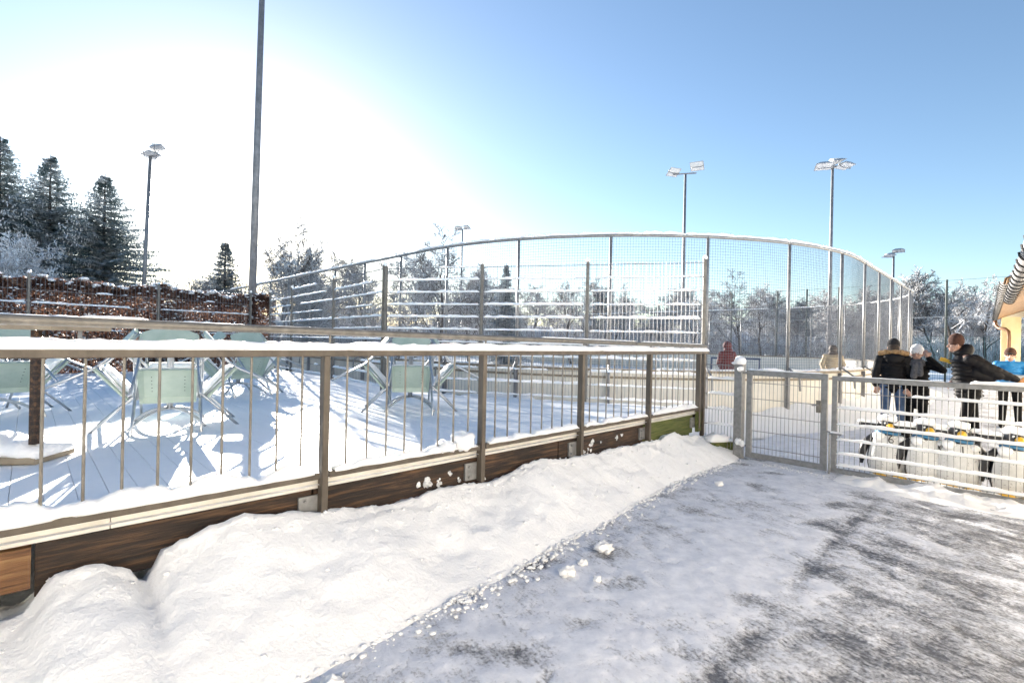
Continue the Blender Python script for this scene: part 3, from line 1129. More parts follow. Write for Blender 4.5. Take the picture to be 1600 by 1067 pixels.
o = mb.build('snow_drift', 'snow', smooth=True, kind='structure')

# goal / bench frame on the far side of the rink
gf = thing('goal_frame', 'dark blue goal frame standing on the far side of the ice', 'goal', (12.7, 28, .02))
for dx in (-1.22, 0, 1.22):
    mb = MB()
    mb.tube([(12.7 + dx, 28 - dx * .25, .02), (12.7 + dx, 28 - dx * .25, .92)], .05, 8)
    mb.build('upright', 'goal_blue', gf)
mb = MB()
mb.tube([(12.7 - 1.27, 28.31, .95), (12.7 + 1.27, 27.69, .95)], .055, 8)
mb.build('crossbar', 'goal_blue', gf)
mb = MB()
mb.tube([(12.7 - 1.22, 28.305, .1), (12.7 + 1.22, 27.695, .1)], .04, 8)
mb.build('base_bar', 'goal_blue', gf)

# ball-stop fence behind the rink
bs = thing('ball_stop_fence', 'tall fence of dark slim posts and thin wires beyond the rink', 'fence', (19.7, 29.8, 0))
bpts = [V(9.6, 42.5), V(12.6, 38.8), V(15.55, 35.0), V(17.5, 32.6), V(18.6, 31.2), V(19.7, 29.8), V(22.65, 25.75), V(24.4, 23.4), V(26.4, 20.6)]
for p in bpts:
    mb = MB()
    mb.tube([p, p + V(0, 0, 5.35)], .05, 8)
    mb.build('post', 'green_post', bs)
for z, r in ((5.3, .008), (3.4, .018), (2.4, .008), (1.2, .008)):
    mb = MB()
    mb.tube([p + V(0, 0, z) for p in bpts], r, 5, False)
    mb.build('wire', 'lamp_grey' if z == 3.4 else 'green_post', bs)
mb = MB()
a, b = bpts[5], bpts[-1]
L = (b - a).length
for k in range(int(L / .1)):
    q = a + (b - a) * (k * .1 / L)
    mb.tube([q, q + V(0, 0, 2.35)], .006, 3, False)
for k in range(24):
    z = .05 + k * .1
    mb.tube([a + V(0, 0, z), b + V(0, 0, z)], .006, 3, False)
mb.build('windscreen_net', 'net_green', bs, kind='stuff')

# ------------------------------------------------------------------ floodlight masts
def floodlight(root, c, yaw, tilt, w=.62, d=.5):
    """flat floodlight head on a hoop bracket"""
    rot = Matrix.Rotation(yaw, 3, 'Z') @ Matrix.Rotation(tilt, 3, 'X')
    c = Vector(c)
    def T(x, y, z): return c + rot @ V(x, y, z)
    mb = MB()
    top = [(-w*.28, -d*.3, .13), (w*.28, -d*.3, .13), (w*.22, d*.35, .16), (-w*.22, d*.35, .16)]
    bot = [(-w/2, -d/2, 0), (w/2, -d/2, 0), (w/2, d/2, 0), (-w/2, d/2, 0)]
    mb.add([T(*p) for p in bot + top], [(3, 2, 1, 0), (4, 5, 6, 7), (0, 1, 5, 4), (1, 2, 6, 5), (2, 3, 7, 6), (3, 0, 4, 7)])
    h = mb.build('lamp_head', 'lamp_grey', root)
    mb = MB()
    g = [(-w*.44, -d*.43, -.006), (w*.44, -d*.43, -.006), (w*.44, d*.43, -.006), (-w*.44, d*.43, -.006)]
    mb.add([T(*p) for p in g], [(3, 2, 1, 0)])
    mb.build('lamp_glass', 'lamp_glass', h)
    mb = MB()
    mb.ball(T(0, 0, .16), (w*.34, d*.34, .05), 10, 6, .3, yaw)
    mb.build('snow_cap', 'snow_fine', h, smooth=True)
    mb = MB()
    mb.tube([T(-w*.5, 0, .06), T(-w*.35, .1, .02) + V(0, 0, -.16), T(w*.35, .1, .02) + V(0, 0, -.16), T(w*.5, 0, .06)], .022, 5)
    mb.build('bracket', 'mast', h)

def mast(x, y, h, r, heads, label, lean=0.0, scale=1.0):
    t = thing('floodlight_mast', label, 'floodlight', (x, y, 0), group='floodlight masts round the rink')
    mb = MB()
    mb.tube([(x, y, -.3), (x + lean * h * .5, y, h * .5), (x + lean * h, y, h)], [r, r * .82, r * .62], 12)
    mb.build('pole', 'mast', t, smooth=True)
    top = V(x + lean * h, y, h)
    xs = [hd[0] for hd in heads]
    if heads and (min(xs) < -.1 or max(xs) > .1):
        mb = MB()
        mb.tube([top + V(min(xs), 0, -.02), top + V(max(xs), 0, .12)], .04 * scale, 6)
        mb.build('cross_arm', 'mast', t)
    for dx, dz, yaw, tilt in heads:
        floodlight(t, top + V(dx, -.1, dz), yaw, tilt, .75 * scale, .6 * scale)
    return t

mast(-8.42, 15.85, 14.5, .13, [], 'tallest dark pole rising out of the frame before the sun', .012)
mast(-19.6, 26, 11.0, .12, [(.1, .05, R(70), R(-12)), (.45, .4, R(110), R(-20))], 'slim mast with lamps between the spruces and the sun', .03)
mast(11.72, 34, 13.4, .13, [(-.85, .1, R(200), R(35)), (.75, .55, R(150), R(40))], 'mast with two tilted floodlights behind the middle of the rink', .0, 1.2)
mast(18.0, 28, 11.9, .11, [(-.55, .0, R(160), R(15)), (.1, .25, R(90), R(-10)), (.62, .05, R(200), R(10))], 'mast with three low floodlights, tallest right of the net curve', .0, 1.2)
mast(-5.8, 55, 14.0, .14, [(-.45, .1, R(200), R(25)), (.5, .2, R(150), R(25))], 'small far mast with two lamps above the left tree belt', .0, 1.1)
mast(33.9, 44, 10.2, .13, [(-.5, -.25, R(180), R(15)), (.35, .2, R(140), R(15))], 'far mast with two lamps near the right end of the net', .0, 1.2)
mast(57.3, 70, 10.9, .13, [(-.6, .0, R(180), R(5)), (.6, .0, R(180), R(5))], 'farthest tiny mast above the frosted trees at right', .0, 1.4)

# ------------------------------------------------------------------ the long low building beside the path
B1, BN = V(0.6928, 0.7211), V(0.7211, -0.6928)
def bp(t, n, z=0.0): return B1 * t + BN * n + V(0, 0, z)
bld = thing('building', 'yellow plastered building with snowy roof and grey gutters at the right edge', 'building', tuple(bp(16, .9)))
mb = MB(); mb.beam(bp(-8, 1.62, 1.42), bp(31, 1.62, 1.42), .24, 2.84); mb.build('wall', 'bounce_cream', bld)  # out of view; its plaster is made pale to bounce warm light
mb = MB(); mb.beam(bp(31.0, .80, 1.6), bp(31.4, .80, 1.6), .62, 3.2); mb.build('pillar', 'plaster', bld)
mb = MB(); mb.beam(bp(30.9, 1.5, 3.36), bp(31.5, 1.5, 3.36), 2.1, .34, bev=.02); mb.build('beam', 'beam', bld)
def roof(t0, t1, n0, z0, name):
    mb = MB()
    n1, z1 = n0 + 4.2, z0 + 1.75
    q = [bp(t0, n0, z0), bp(t1, n0, z0), bp(t1, n1, z1), bp(t0, n1, z1)]
    th = V(0, 0, .13)
    mb.add(q + [p + th for p in q], [(0, 3, 2, 1), (4, 5, 6, 7), (0, 1, 5, 4), (1, 2, 6, 5), (2, 3, 7, 6), (3, 0, 4, 7)])
    r = mb.build(name, 'soffit', bld)
    mb = MB()
    vv, ff = [], []
    na, nb = int((t1 - t0) * 4), 14
    for i in range(na + 1):
        for j in range(nb + 1):
            t, v = t0 + (t1 - t0) * i / na, j / nb
            n = n0 - .04 + (n1 - n0 + .04) * v
            e = 1 if 0 < j < nb and 0 < i < na else 0
            z = z0 + (z1 - z0) * v + .14 + e * (.2 + .05 * noise.noise(V(t * 1.3, n * 1.3, 1)))
            vv.append(bp(t, n + (.05 * noise.noise(V(t * 2, 0, 0)) if j == 1 else 0), z))
    for i in range(na):
        for j in range(nb):
            a = i * (nb + 1) + j
            ff.append((a, a + nb + 1, a + nb + 2, a + 1))
    mb.add(vv, [tuple(reversed(f)) for f in ff])
    mb.build('roof_snow', 'snow', r, smooth=True)
    # gutter: half-round trough with dark joint rings
    mb = MB()
    c = [(math.cos(a), math.sin(a)) for a in [math.pi + math.pi * k / 8 for k in range(9)]]
    vv, ff = [], []
    for t in (t0 + .05, t1 - .05):
        for cx, cz in c: vv.append(bp(t, n0 - .02 + .085 * cx, z0 + .09 + .1 * cz))
        for cx, cz in reversed(c): vv.append(bp(t, n0 - .02 + .078 * cx, z0 + .093 + .093 * cz))
    m = 18
    for j in range(m): ff.append((j, (j + 1) % m, m + (j + 1) % m, m + j))
    ff += [tuple(range(m)), tuple(reversed(range(m, 2 * m)))]
    mb.add(vv, ff)
    g = mb.build('gutter', 'roof_grey', r, smooth=True)
    t = t0 + .3
    while t < t1:
        mb = MB()
        mb.tube([bp(t, n0 - .02 + .094 * cx, z0 + .09 + .109 * cz) for cx, cz in c], .012, 5)
        mb.build('gutter_ring', 'dark', g)
        t += .55
    return r
roof(-8, 14.6, .36, 2.65, 'roof')
roof(14.75, 31.8, .31, 3.08, 'roof')
mb = MB()
mb.tube([bp(31.2, .30, 3.05), bp(31.2, .31, 2.86), bp(31.0, .42, 2.70), bp(30.8, .62, 2.66), bp(30.75, .72, 2.55), bp(30.75, .74, 2.3), bp(30.75, .74, .05)], .065, 8)
mb.build('downpipe', 'brown_pipe', bld, smooth=True)

# ------------------------------------------------------------------ terrace furniture
def tip(p, a):
    x, y, z = p
    return (x, y * math.cos(a) + z * math.sin(a), z * math.cos(a) - y * math.sin(a))

def make_chair(label):
    t = thing('chair', label, 'chair', (0, 0, 0), 0, 'chairs tipped against the terrace tables')
    A = R(50)
    def curve(pts, n=5):
        """rounded polyline"""
        P = [Vector(p) for p in pts]
        out = [P[0]]
        for a, b, c in zip(P, P[1:], P[2:]):
            r = .09
            u, v = (a - b), (c - b)
            p, q = b + u.normalized() * min(r, u.length * .45), b + v.normalized() * min(r, v.length * .45)
            for i in range(n + 1):
                s = i / n
                out.append(p.lerp(b, s).lerp(b.lerp(q, s), s))
        out.append(P[-1])
        return [tip(p, A) for p in out]
    for sx in (-1, 1):
        mb = MB()
        mb.tube(curve([(sx*.26, .02, 0), (sx*.255, -.02, .40), (sx*.265, -.03, .655), (sx*.265, -.30, .665), (sx*.235, -.44, .64)]), .0125, 8)
        mb.build('front_leg', 'alu', t, smooth=True, local=True)
        mb = MB()
        mb.tube(curve([(sx*.245, -.50, 0), (sx*.225, -.40, .44), (sx*.205, -.47, .84)]), .0125, 8)
        mb.build('rear_leg', 'alu', t, smooth=True, local=True)
        mb = MB()
        mb.tube([tip((sx*.235, -.02, .425), A), tip((sx*.235, -.41, .425), A)], .011, 8)
        mb.build('seat_rail', 'alu', t, smooth=True, local=True)
    # seat plate: rolled edges, slightly dished
    def plate(nx, ny, fn, th, name, mat, par):
        mb = MB()
        vv, ff = [], []
        for side in (0, 1):
            for i in range(nx + 1):
                for j in range(ny + 1):
                    vv.append(tip(fn(i / nx, j / ny, side * th), A))
        m = (nx + 1) * (ny + 1)
        for i in range(nx):
            for j in range(ny):
                a = i * (ny + 1) + j
                ff.append((a, a + 1, a + ny + 2, a + ny + 1))
                ff.append((m + a, m + a + ny + 1, m + a + ny + 2, m + a + 1))
        ring = [i * (ny + 1) for i in range(nx + 1)] + [nx * (ny + 1) + j for j in range(1, ny + 1)] + [i * (ny + 1) + ny for i in range(nx - 1, -1, -1)] + [j for j in range(ny - 1, 0, -1)]
        for a, b in zip(ring, ring[1:] + ring[:1]):
            ff.append((a, m + a, m + b, b))
        mb.add(vv, ff)
        return mb.build(name, mat, par, local=True)
    def seat(u, v, s):
        x, y = (u - .5) * .44, -.42 + .42 * v
        edge = max(abs(u - .5) * 2, abs(v - .5) * 2)
        z = .44 - .045 * max(0, (edge - .86) / .14) - .012 * (1 - edge) + (.004 if s == 0 else -.0)
        return (x, y, z if s == 0 else z - .012)
    st = plate(12, 12, seat, 1, 'seat', 'mint', t)
    def back(u, v, s):
        x = (u - .5) * .46
        z = .655 + .2 * v - .035 * (abs(u - .5) * 2) ** 2.5 * v
        y = -.435 - .04 * v - .05 * (1 - (abs(u - .5) * 2) ** 2) + (0 if s else .008)
        return (x, y, z)
    plate(12, 6, back, 1, 'backrest', 'mint', t)
    mb = MB()          # rows of punched holes, as dark plugs set in the seat
    for i in range(6):
        for j in range(5):
            x, y = -.125 + .05 * i, -.30 + .045 * j
            mb.tube([tip((x, y, .4215), A), tip((x, y, .436), A)], .005, 6)
    mb.build('perforation', 'dark', st, local=True, kind='stuff')
    mb = MB()
    def sn(u, v, s):
        x, y = (u - .5) * .40, -.40 + .38 * v
        e = min(u, 1 - u, v, 1 - v)
        return (x, y, .441 + (0.03 * min(1, e * 6) + .008 * noise.noise(V(x * 9, y * 9, 1)) if s else 0))
    plate(10, 10, sn, 1, 'seat_snow', 'snow_fine', st)
    return t

def make_table(label):
    t = thing('bistro_table', label, 'table', (0, 0, 0), 0, 'bistro tables on the terrace')
    mb = MB()
    n = 28
    for z0, z1, r in ((.70, .725, .36),):
        vv = [(r * math.cos(2*math.pi*k/n), r * math.sin(2*math.pi*k/n), z) for z in (z0, z1) for k in range(n)]
        ff = [tuple(reversed(range(n))), tuple(range(n, 2*n))] + [(k, (k+1) % n, n + (k+1) % n, n + k) for k in range(n)]
        mb.add(vv, ff)
    mb.build('table_top', 'mint', t, local=True)
    mb = MB()
    mb.ball((0, 0, .722), (.35, .35, .05), 18, 8, .12, 3)
    mb.build('table_snow', 'snow_fine', t, smooth=True, local=True)
    mb = MB(); mb.tube([(0, 0, .15), (0, 0, .70)], .03, 12); mb.build('column', 'alu', t, smooth=True, local=True)
    for k in range(4):
        a = R(45 + 90 * k)
        pts = []
        for i in range(9):
            s = i / 8
            r = .02 + .40 * s
            pts.append((r * math.cos(a), r * math.sin(a), .16 - .15 * s ** 2.2))
        mb = MB(); mb.tube(pts, .014, 8); mb.build('foot', 'alu', t, smooth=True, local=True)
    return t

table0 = make_table('')
chair0 = make_chair('')
first = {'t': True, 'c': True}
def place(kind, loc, rz, label):
    src = table0 if kind == 't' else chair0
    o = src if first[kind] else copy_tree(src)
    first[kind] = False
    o.location = loc
    o.rotation_euler = (0, 0, rz)
    o.scale = (1.1, 1.1, 1.1)
    o['label'] = label
    return o
clusters = [
    ((-3.72, 5.38), R(33), 'round table between four tipped chairs, behind the left railing bay',
     ['tipped green chair with seat underside facing the railing, before the left table', 'tipped chair on the right side of the left table', 'tipped chair on the far side of the left table', 'tipped chair with snowy seat on the left side of the left table'], (0, 1, 2, 3), .66),
    ((-1.42, 6.95), R(12), 'round table behind the second railing bay, near the middle of the terrace',
     ['tipped green chair facing the table behind the second railing bay', 'tipped chair at the right of the middle table', 'tipped chair on the far side of the middle table', 'tipped chair with crossed legs left of the middle table'], (0, 1, 2, 3), .66),
    ((-4.65, 8.4), R(50), 'farthest table of the terrace, in the shade near the hedge',
     ['tipped chair before the farthest table near the hedge', 'tipped chair right of the farthest table', 'tipped chair behind the farthest table', 'tipped chair left of the farthest table'], (0, 1, 3), .66),
    ((-6.05, 5.75), R(60), 'table at the left edge of the terrace, behind the bar table',
     ['tipped chair before the table at the left edge', 'tipped chair right of the table at the left edge', 'tipped chair behind the left edge table', 'tipped chair beyond'], (0, 1, 2), .66),
]
for (cx, cy), rz, tl, cl, which, dist in clusters:
    place('t', (cx, cy, DZ), rz, tl)
    for k in which:
        a = rz + k * math.pi / 2
        fx, fy = -math.sin(a), math.cos(a)       # chair forward direction
        place('c', (cx - fx * dist, cy - fy * dist, DZ), a, cl[k])

bt = thing('bar_table', 'dark wooden bar table with snowy top and snowed-in base at the left edge', 'bar table', (-3.6, 3.68, DZ))
mb = MB(); mb.beam((-3.55, 3.68, DZ + .14), (-3.55, 3.68, 1.66), .05, .05, up=(0, 1, 0), bev=.005); mb.build('column', 'fascia', bt)
mb = MB(); mb.beam((-4.45, 3.75, 1.68), (-3.22, 3.70, 1.68), .5, .035, bev=.006); tb = mb.build('table_top', 'ledge', bt)
mb = MB(); mb.ridge((-4.42, 3.75, 1.695), (-3.24, 3.70, 1.695), .48, .075, 4, .05, .2); mb.build('snow_cap', 'snow_fine', tb, smooth=True)
mb = MB(); mb.beam((-3.26, 3.72, 1.50), (-3.26, 3.72, 1.662), .02, .02, up=(0, 1, 0)); mb.build('side_strut', 'galv', tb)
mb = MB(); mb.beam((-4.05, 3.72, DZ + .03), (-3.50, 3.80, DZ + .03), .40, .05, bev=.01); ba = mb.build('base_slab', 'ledge', bt)
mb = MB(); mb.ridge((-4.05, 3.73, DZ + .05), (-3.50, 3.81, DZ + .05), .39, .13, 9, .04, .45); mb.build('snow_cap', 'snow', ba, smooth=True)

# ------------------------------------------------------------------ penguin skating aids
def make_penguin(label):
    t = thing('penguin_skating_aid', label, 'skating aid', (0, 0, 0), 0, 'penguin skating aids behind the gate')
    prof = [(.03, .165, .11), (.06, .19, .135), (.16, .212, .15), (.28, .212, .15), (.40, .19, .135), (.48, .158, .12), (.54, .12, .105), (.58, .09, .09), (.60, .04, .05)]
    def loft(scale, a0, a1, n, name, mat, par, grow=0.0, zr=None):
        mb = MB()
        vv, ff = [], []
        pr = prof if zr is None else [p for p in prof if zr[0] <= p[0] <= zr[1]]
        for z, w, d in pr:
            for k in range(n + 1):
                a = a0 + (a1 - a0) * k / n
                vv.append(((w * scale + grow) * math.sin(a), -(d * scale + grow) * math.cos(a), z))
        for i in range(len(pr) - 1):
            for k in range(n):
                a = i * (n + 1) + k
                ff.append((a, a + 1, a + n + 2, a + n + 1))
        mb.add(vv, ff)
        return mb.build(name, mat, par, smooth=True, local=True)
    body = loft(1, 0, 2 * math.pi, 26, 'body', 'pblack', t)
    loft(1.0, R(-74), R(74), 18, 'belly', 'belly', body, .007, (.03, .55))
    for sx in (-1, 1):      # flippers
        mb = MB()
        pts = [(sx*.14, .02, .52), (sx*.225, .03, .42), (sx*.262, .03, .28), (sx*.27, .03, .14)]
        mb.tube(pts, [.035, .05, .045, .02], 8)
        mb.build('flipper', 'pblack', t, smooth=True, local=True)
        mb = MB(); mb.ball((sx*.10, -.12, .025), (.075, .13, .03), 12, 6); mb.build('foot', 'yellow', t, smooth=True, local=True)
        mb = MB()           # handle grip from the head to the side
        mb.tube([(sx*.04, .0, .655), (sx*.14, .03, .65), (sx*.30, .04, .66)], [.03, .024, .03], 8)
        h = mb.build('handle', 'pblack', t, smooth=True, local=True)
        mb = MB(); mb.ridge((sx*.09, .025, .672), (sx*.315, .04, .682), .062, .045, sx + 3, .02, .3); mb.build('snow_cap', 'snow_fine', h, smooth=True, local=True)
    mb = MB(); mb.ball((0, -.01, .66), (.108, .105, .09), 16, 10); hd = mb.build('head', 'pblack', t, smooth=True, local=True)
    mb = MB(); mb.tube([(0, -.08, .655), (0, -.13, .648), (0, -.175, .64)], [.05, .04, .012], 10); mb.build('beak', 'yellow', hd, smooth=True, local=True)
    for sx in (-1, 1):
        mb = MB(); mb.ball((sx*.045, -.088, .69), (.016, .01, .018), 8, 6); mb.build('eye', 'pwhite', hd, smooth=True, local=True)
    mb = MB(); mb.ball((0, .0, .742), (.105, .10, .055), 16, 9, .25, 3); mb.build('snow_cap', 'snow_fine', hd, smooth=True, local=True)
    mb = MB()
    mb.tube([(.118 * math.cos(R(20*k)), .105 * math.sin(R(20*k)) - .004, .572 + .012 * math.sin(R(40*k))) for k in range(19)], .02, 8, False)
    mb.build('scarf', 'pblue', t, smooth=True, local=True)
    for q, r_, sd in (((-.11, -.085, .52), (.07, .05, .055), 7), ((.12, -.08, .50), (.05, .045, .04), 2)):
        mb = MB(); mb.ball(q, r_, 12, 8, .3, sd); mb.build('shoulder_snow', 'snow_fine', body, smooth=True, local=True)
    return t
def digit(txt, par, z, size):
    cu = bpy.data.curves.new('number', 'FONT')
    cu.body = txt
    cu.size = size
    cu.align_x = 'CENTER'
    cu.extrude = .002
    tmp = bpy.data.objects.new('tmp_text', cu)
    col.objects.link(tmp)
    bpy.context.view_layer.update()
    me = bpy.data.meshes.new_from_object(tmp.evaluated_get(bpy.context.evaluated_depsgraph_get()))
    bpy.data.objects.remove(tmp)
    me.materials.clear()
    me.materials.append(M['pblack'])
    o = link('number', me, par)
    o.location = (0, -.158, z)
    o.rotation_euler = (R(90 - 14), 0, 0)
    return o
peng0 = make_penguin('')
pengs = [((4.87, 6.36), R(-24), 'white penguin skating aid marked with a black 6, leftmost behind the gate'),
         ((5.14, 6.10), R(-18), 'white penguin skating aid second from the left behind the gate'),
         ((5.36, 5.88), R(-30), 'penguin skating aid with blue scarf and a black 1 on its chest'),
         ((5.69, 5.55), R(-26), 'penguin skating aid cut by the right edge of the picture')]
PG = [peng0] + [copy_tree(peng0) for _ in pengs[1:]]
for o, (p, rz, lab) in zip(PG, pengs):
    o.location = (p[0], p[1], .014)
    o.rotation_euler = (0, 0, rz)
    o['label'] = lab
digit('6', PG[0], .455, .14)
digit('1', PG[2], .44, .12)

# ------------------------------------------------------------------ people
M['skin'] = simple('skin', (0.40, 0.23, 0.17), (0.48, 0.29, 0.22), 20, 0.55)
M['puffer'] = simple('black_puffer', (0.005, 0.005, 0.006), (0.011, 0.010, 0.012), 10, 0.55, 0, .006, spec=.22)
M['blackcloth'] = simple('black_cloth', (0.005, 0.005, 0.006), (0.010, 0.010, 0.011), 30, 0.85, 0, .003, spec=.15)
M['jeans'] = simple('blue_jeans', (0.03, 0.06, 0.13), (0.07, 0.12, 0.22), 12, 0.85, 0, .003)
M['fur'] = simple('fur_trim', (0.22, 0.12, 0.05), (0.5, 0.33, 0.17), 40, 0.95, 0, .03)
M['hat_black'] = simple('black_knit', (0.012, 0.011, 0.012), (0.03, 0.028, 0.03), 50, 0.95, 0, .004)
M['hat_white'] = simple('pale_knit', (0.55, 0.55, 0.57), (0.72, 0.72, 0.73), 50, 0.95, 0, .006)
M['hat_brown'] = simple('brown_knit', (0.045, 0.018, 0.013), (0.085, 0.038, 0.025), 50, 0.95, 0, .006)
M['scarf_grey'] = simple('grey_scarf', (0.06, 0.06, 0.065), (0.14, 0.14, 0.15), 35, 0.95, 0, .008)
M['blue_jacket'] = simple('blue_jacket', (0.01, 0.17, 0.42), (0.02, 0.24, 0.55), 8, 0.6, 0, .004)
M['glove'] = simple('tan_glove', (0.42, 0.18, 0.05), (0.55, 0.27, 0.09), 10, 0.6)
M['red_jacket'] = simple('red_jacket', (0.07, 0.010, 0.012), (0.13, 0.018, 0.02), 8, 0.7, 0, .004)
M['beige_jacket'] = simple('beige_jacket', (0.33, 0.26, 0.16), (0.45, 0.36, 0.24), 8, 0.8, 0, .004)
M['hair'] = simple('dark_hair', (0.025, 0.015, 0.01), (0.06, 0.04, 0.025), 40, 0.7)
M['grey_plastic'] = simple('grey_plastic', (0.3, 0.31, 0.32), (0.42, 0.43, 0.44), 8, 0.5)

def blob(name, prims, voxel, mat, parent, smooth_it=3, root=False):
    """union of capsules and ellipsoids, fused into one continuous surface"""
    mb = MB()
    for pr in prims:
        if pr[0] == 'c':
            _, p, r0, q, r1 = pr
            mb.tube([p, q], [r0, r1], 14)
            mb.ball(p, r0, 14, 8)
            mb.ball(q, r1, 14, 8)
        else:
            mb.ball(pr[1], pr[2], 18, 12)
    me = bpy.data.meshes.new(name)
    me.from_pydata(mb.v, [], mb.f)
    tmp = bpy.data.objects.new('tmp_blob', me)
    col.objects.link(tmp)
    md = tmp.modifiers.new('r', 'REMESH')
    md.mode = 'VOXEL'
    md.voxel_size = voxel
    md.use_smooth_shade = True
    sm = tmp.modifiers.new('s', 'SMOOTH')
    sm.factor = .5
    sm.iterations = smooth_it
    bpy.context.view_layer.update()
    m2 = bpy.data.meshes.new_from_object(tmp.evaluated_get(bpy.context.evaluated_depsgraph_get()))
    bpy.data.objects.remove(tmp)
    m2.name = name
    m2.materials.clear()
    m2.materials.append(M[mat])
    m2.polygons.foreach_set('use_smooth', [True] * len(m2.polygons))
    return link(name, m2, parent)

def hand_prims(w, d, spread, s=1.0):
    """palm and five curled fingers; w wrist, d pointing direction, spread sideways direction"""
    w, d, sp = Vector(w), Vector(d).normalized(), Vector(spread).normalized()
    n = d.cross(sp).normalized()
    out = [('c', w, .026 * s, w + d * .075 * s, .034 * s), ('c', w + d * .03 * s + sp * .02 * s, .022 * s, w + d * .08 * s + sp * .03 * s, .02 * s)]
    for i, L in enumerate((.062, .075, .07, .055)):
        b = w + d * .085 * s + sp * ((1.5 - i) * .02 * s)
        m_ = b + d * (L * .55 * s) + n * .012 * s
        out += [('c', b, .011 * s, m_, .0098 * s), ('c', m_, .0098 * s, m_ + (d * .5 + n * .75).normalized() * (L * .55 * s), .0085 * s)]
    tb = w + d * .025 * s + sp * .032 * s
    tm = tb + (d * .6 + sp * .8).normalized() * .04 * s
    out += [('c', tb, .014 * s, tm, .0115 * s), ('c', tm, .0115 * s, tm + (d * .95 + n * .3).normalized() * .032 * s, .0095 * s)]
    return out

def head_prims(c, f):
    """head with nose, brow, chin and ears; f is the facing direction (horizontal)"""
    c, f = Vector(c), Vector(f).normalized()
    s = V(f.y, -f.x)
    return [('e', c + V(0, 0, .02), (.083, .083, .1)), ('e', c + f * .03 + V(0, 0, -.04), (.062, .062, .075)),
            ('e', c + f * .055 + V(0, 0, -.085), (.03, .03, .028)),
            ('c', c + f * .085 + V(0, 0, .015), .010, c + f * .108 + V(0, 0, -.03), .015),
            ('c', c + f * .074 + s * .035 + V(0, 0, .028), .012, c + f * .074 - s * .035 + V(0, 0, .028), .012),
            ('c', c + f * .082 + s * .022 + V(0, 0, -.062), .008, c + f * .082 - s * .022 + V(0, 0, -.062), .008),
            ('e', c + s * .082 + V(0, 0, -.01), (.018, .018, .032)), ('e', c - s * .082 + V(0, 0, -.01), (.018, .018, .032))]

def torso_ribs(lo, hi, w0, w1, d0, d1, n=9, fwd=(0, -1, 0), lat=(1, 0, 0)):
    out = []
    lo, hi = Vector(lo), Vector(hi)
    for i in range(n):
        t = i / (n - 1)
        c = lo.lerp(hi, t)
        w = (w0 + (w1 - w0) * t) * (1 if 0 < i < n - 1 else .9)
        d = d0 + (d1 - d0) * t
        h = (hi - lo).length / (n - 1) * .74
        rx = abs(Vector(lat).x) * w + abs(Vector(fwd).x) * d
        ry = abs(Vector(lat).y) * w + abs(Vector(fwd).y) * d
        out.append(('e', c, (rx, ry, h)))
    out.append(('c', lo, min(w0, d0) * .8, hi, min(w1, d1) * .8))
    return out

def sleeve(a, b, c, r=(.072, .06, .05), ribs=True):
    out = [('c', a, r[0], b, r[1]), ('c', b, r[1], c, r[2])]
    if ribs:
        for p, q, r0, r1 in ((a, b, r[0], r[1]), (b, c, r[1], r[2])):
            p, q = Vector(p), Vector(q)
            for k in range(4):
                t = (k + .5) / 4
                m_ = p.lerp(q, t)
                rr = (r0 + (r1 - r0) * t) * 1.12
                d = (q - p).normalized()
                out.append(('c', m_ - d * .012, rr, m_ + d * .012, rr))
    return out

def legs(hipL, kneeL, ankL, hipR, kneeR, ankR, r=(.095, .07, .055)):
    out = []
    for h, k, a in ((hipL, kneeL, ankL), (hipR, kneeR, ankR)):
        out += [('c', h, r[0], k, r[1]), ('c', k, r[1], a, r[2])]
    out.append(('c', hipL, .11, hipR, .11))
    return out

def person(label, loc, rz, P, face, jacket, trousers, boots='blackcloth', mats=('puffer', 'blackcloth'), ribs=True, torso=None, group=None):
    """P: joint positions (local, standing on z = 0)"""
    prims = head_prims(P['head'], face) + [('c', V(*P['head']) - V(0, 0, .09), .055, P['neck'], .06), ('c', P['neck'], .06, P['pelvis'], .10)]
    for s in 'LR':
        prims += [('c', P['sh' + s], .045, P['el' + s], .036), ('c', P['el' + s], .036, P['wr' + s], .026), ('c', P['pelvis'], .09, P['hip' + s], .08),
                  ('c', P['hip' + s], .08, P['kn' + s], .055), ('c', P['kn' + s], .055, P['an' + s], .04), ('c', P['neck'], .05, P['sh' + s], .05)]
        d = (V(*P['wr' + s]) - V(*P['el' + s]))
        if ('hd' + s) in P: d = V(*P['hd' + s])
        sp = d.cross(V(*face)) if d.cross(V(*face)).length > .02 else d.cross(V(0, 0, 1))
        prims += hand_prims(P['wr' + s], d, sp)
    b = blob('person', prims, .0075, 'skin', None, 2)
    b.location = loc
    b.rotation_euler = (0, 0, rz)
    tag(b, label, 'person', group)
    ORG[b.name] = (0, 0, 0)
    jp = torso or torso_ribs(P['jack_lo'], P['jack_hi'], *P['jack'])
    jp = list(jp) + [('c', P['shL'], .08, P['shR'], .08), ('c', P['neck'], .075, V(*P['neck']) + V(0, 0, .05), .075)]
    for s in 'LR':
        jp += sleeve(P['sh' + s], P['el' + s], V(*P['wr' + s]) - (V(*P['wr' + s]) - V(*P['el' + s])).normalized() * .02, ribs=ribs)
    blob('jacket', jp, .012, mats[0], b, 1)
    blob('trousers', legs(P['hipL'], P['knL'], P['anL'], P['hipR'], P['knR'], P['anR']), .012, mats[1], b)
    for s in 'LR':
        a = V(*P['an' + s])
        f = V(*P.get('foot', face)).normalized()
        base = V(a.x, a.y, 0)
        blob('boot', [('c', a + V(0, 0, .06), .06, base + V(0, 0, .07), .058), ('c', base + V(0, 0, .05), .05, base + f * .15 + V(0, 0, .045), .043), ('c', base - f * .04 + V(0, 0, .045), .045, base + f * .1 + V(0, 0, .03), .03)], .01, boots, b)
    return b

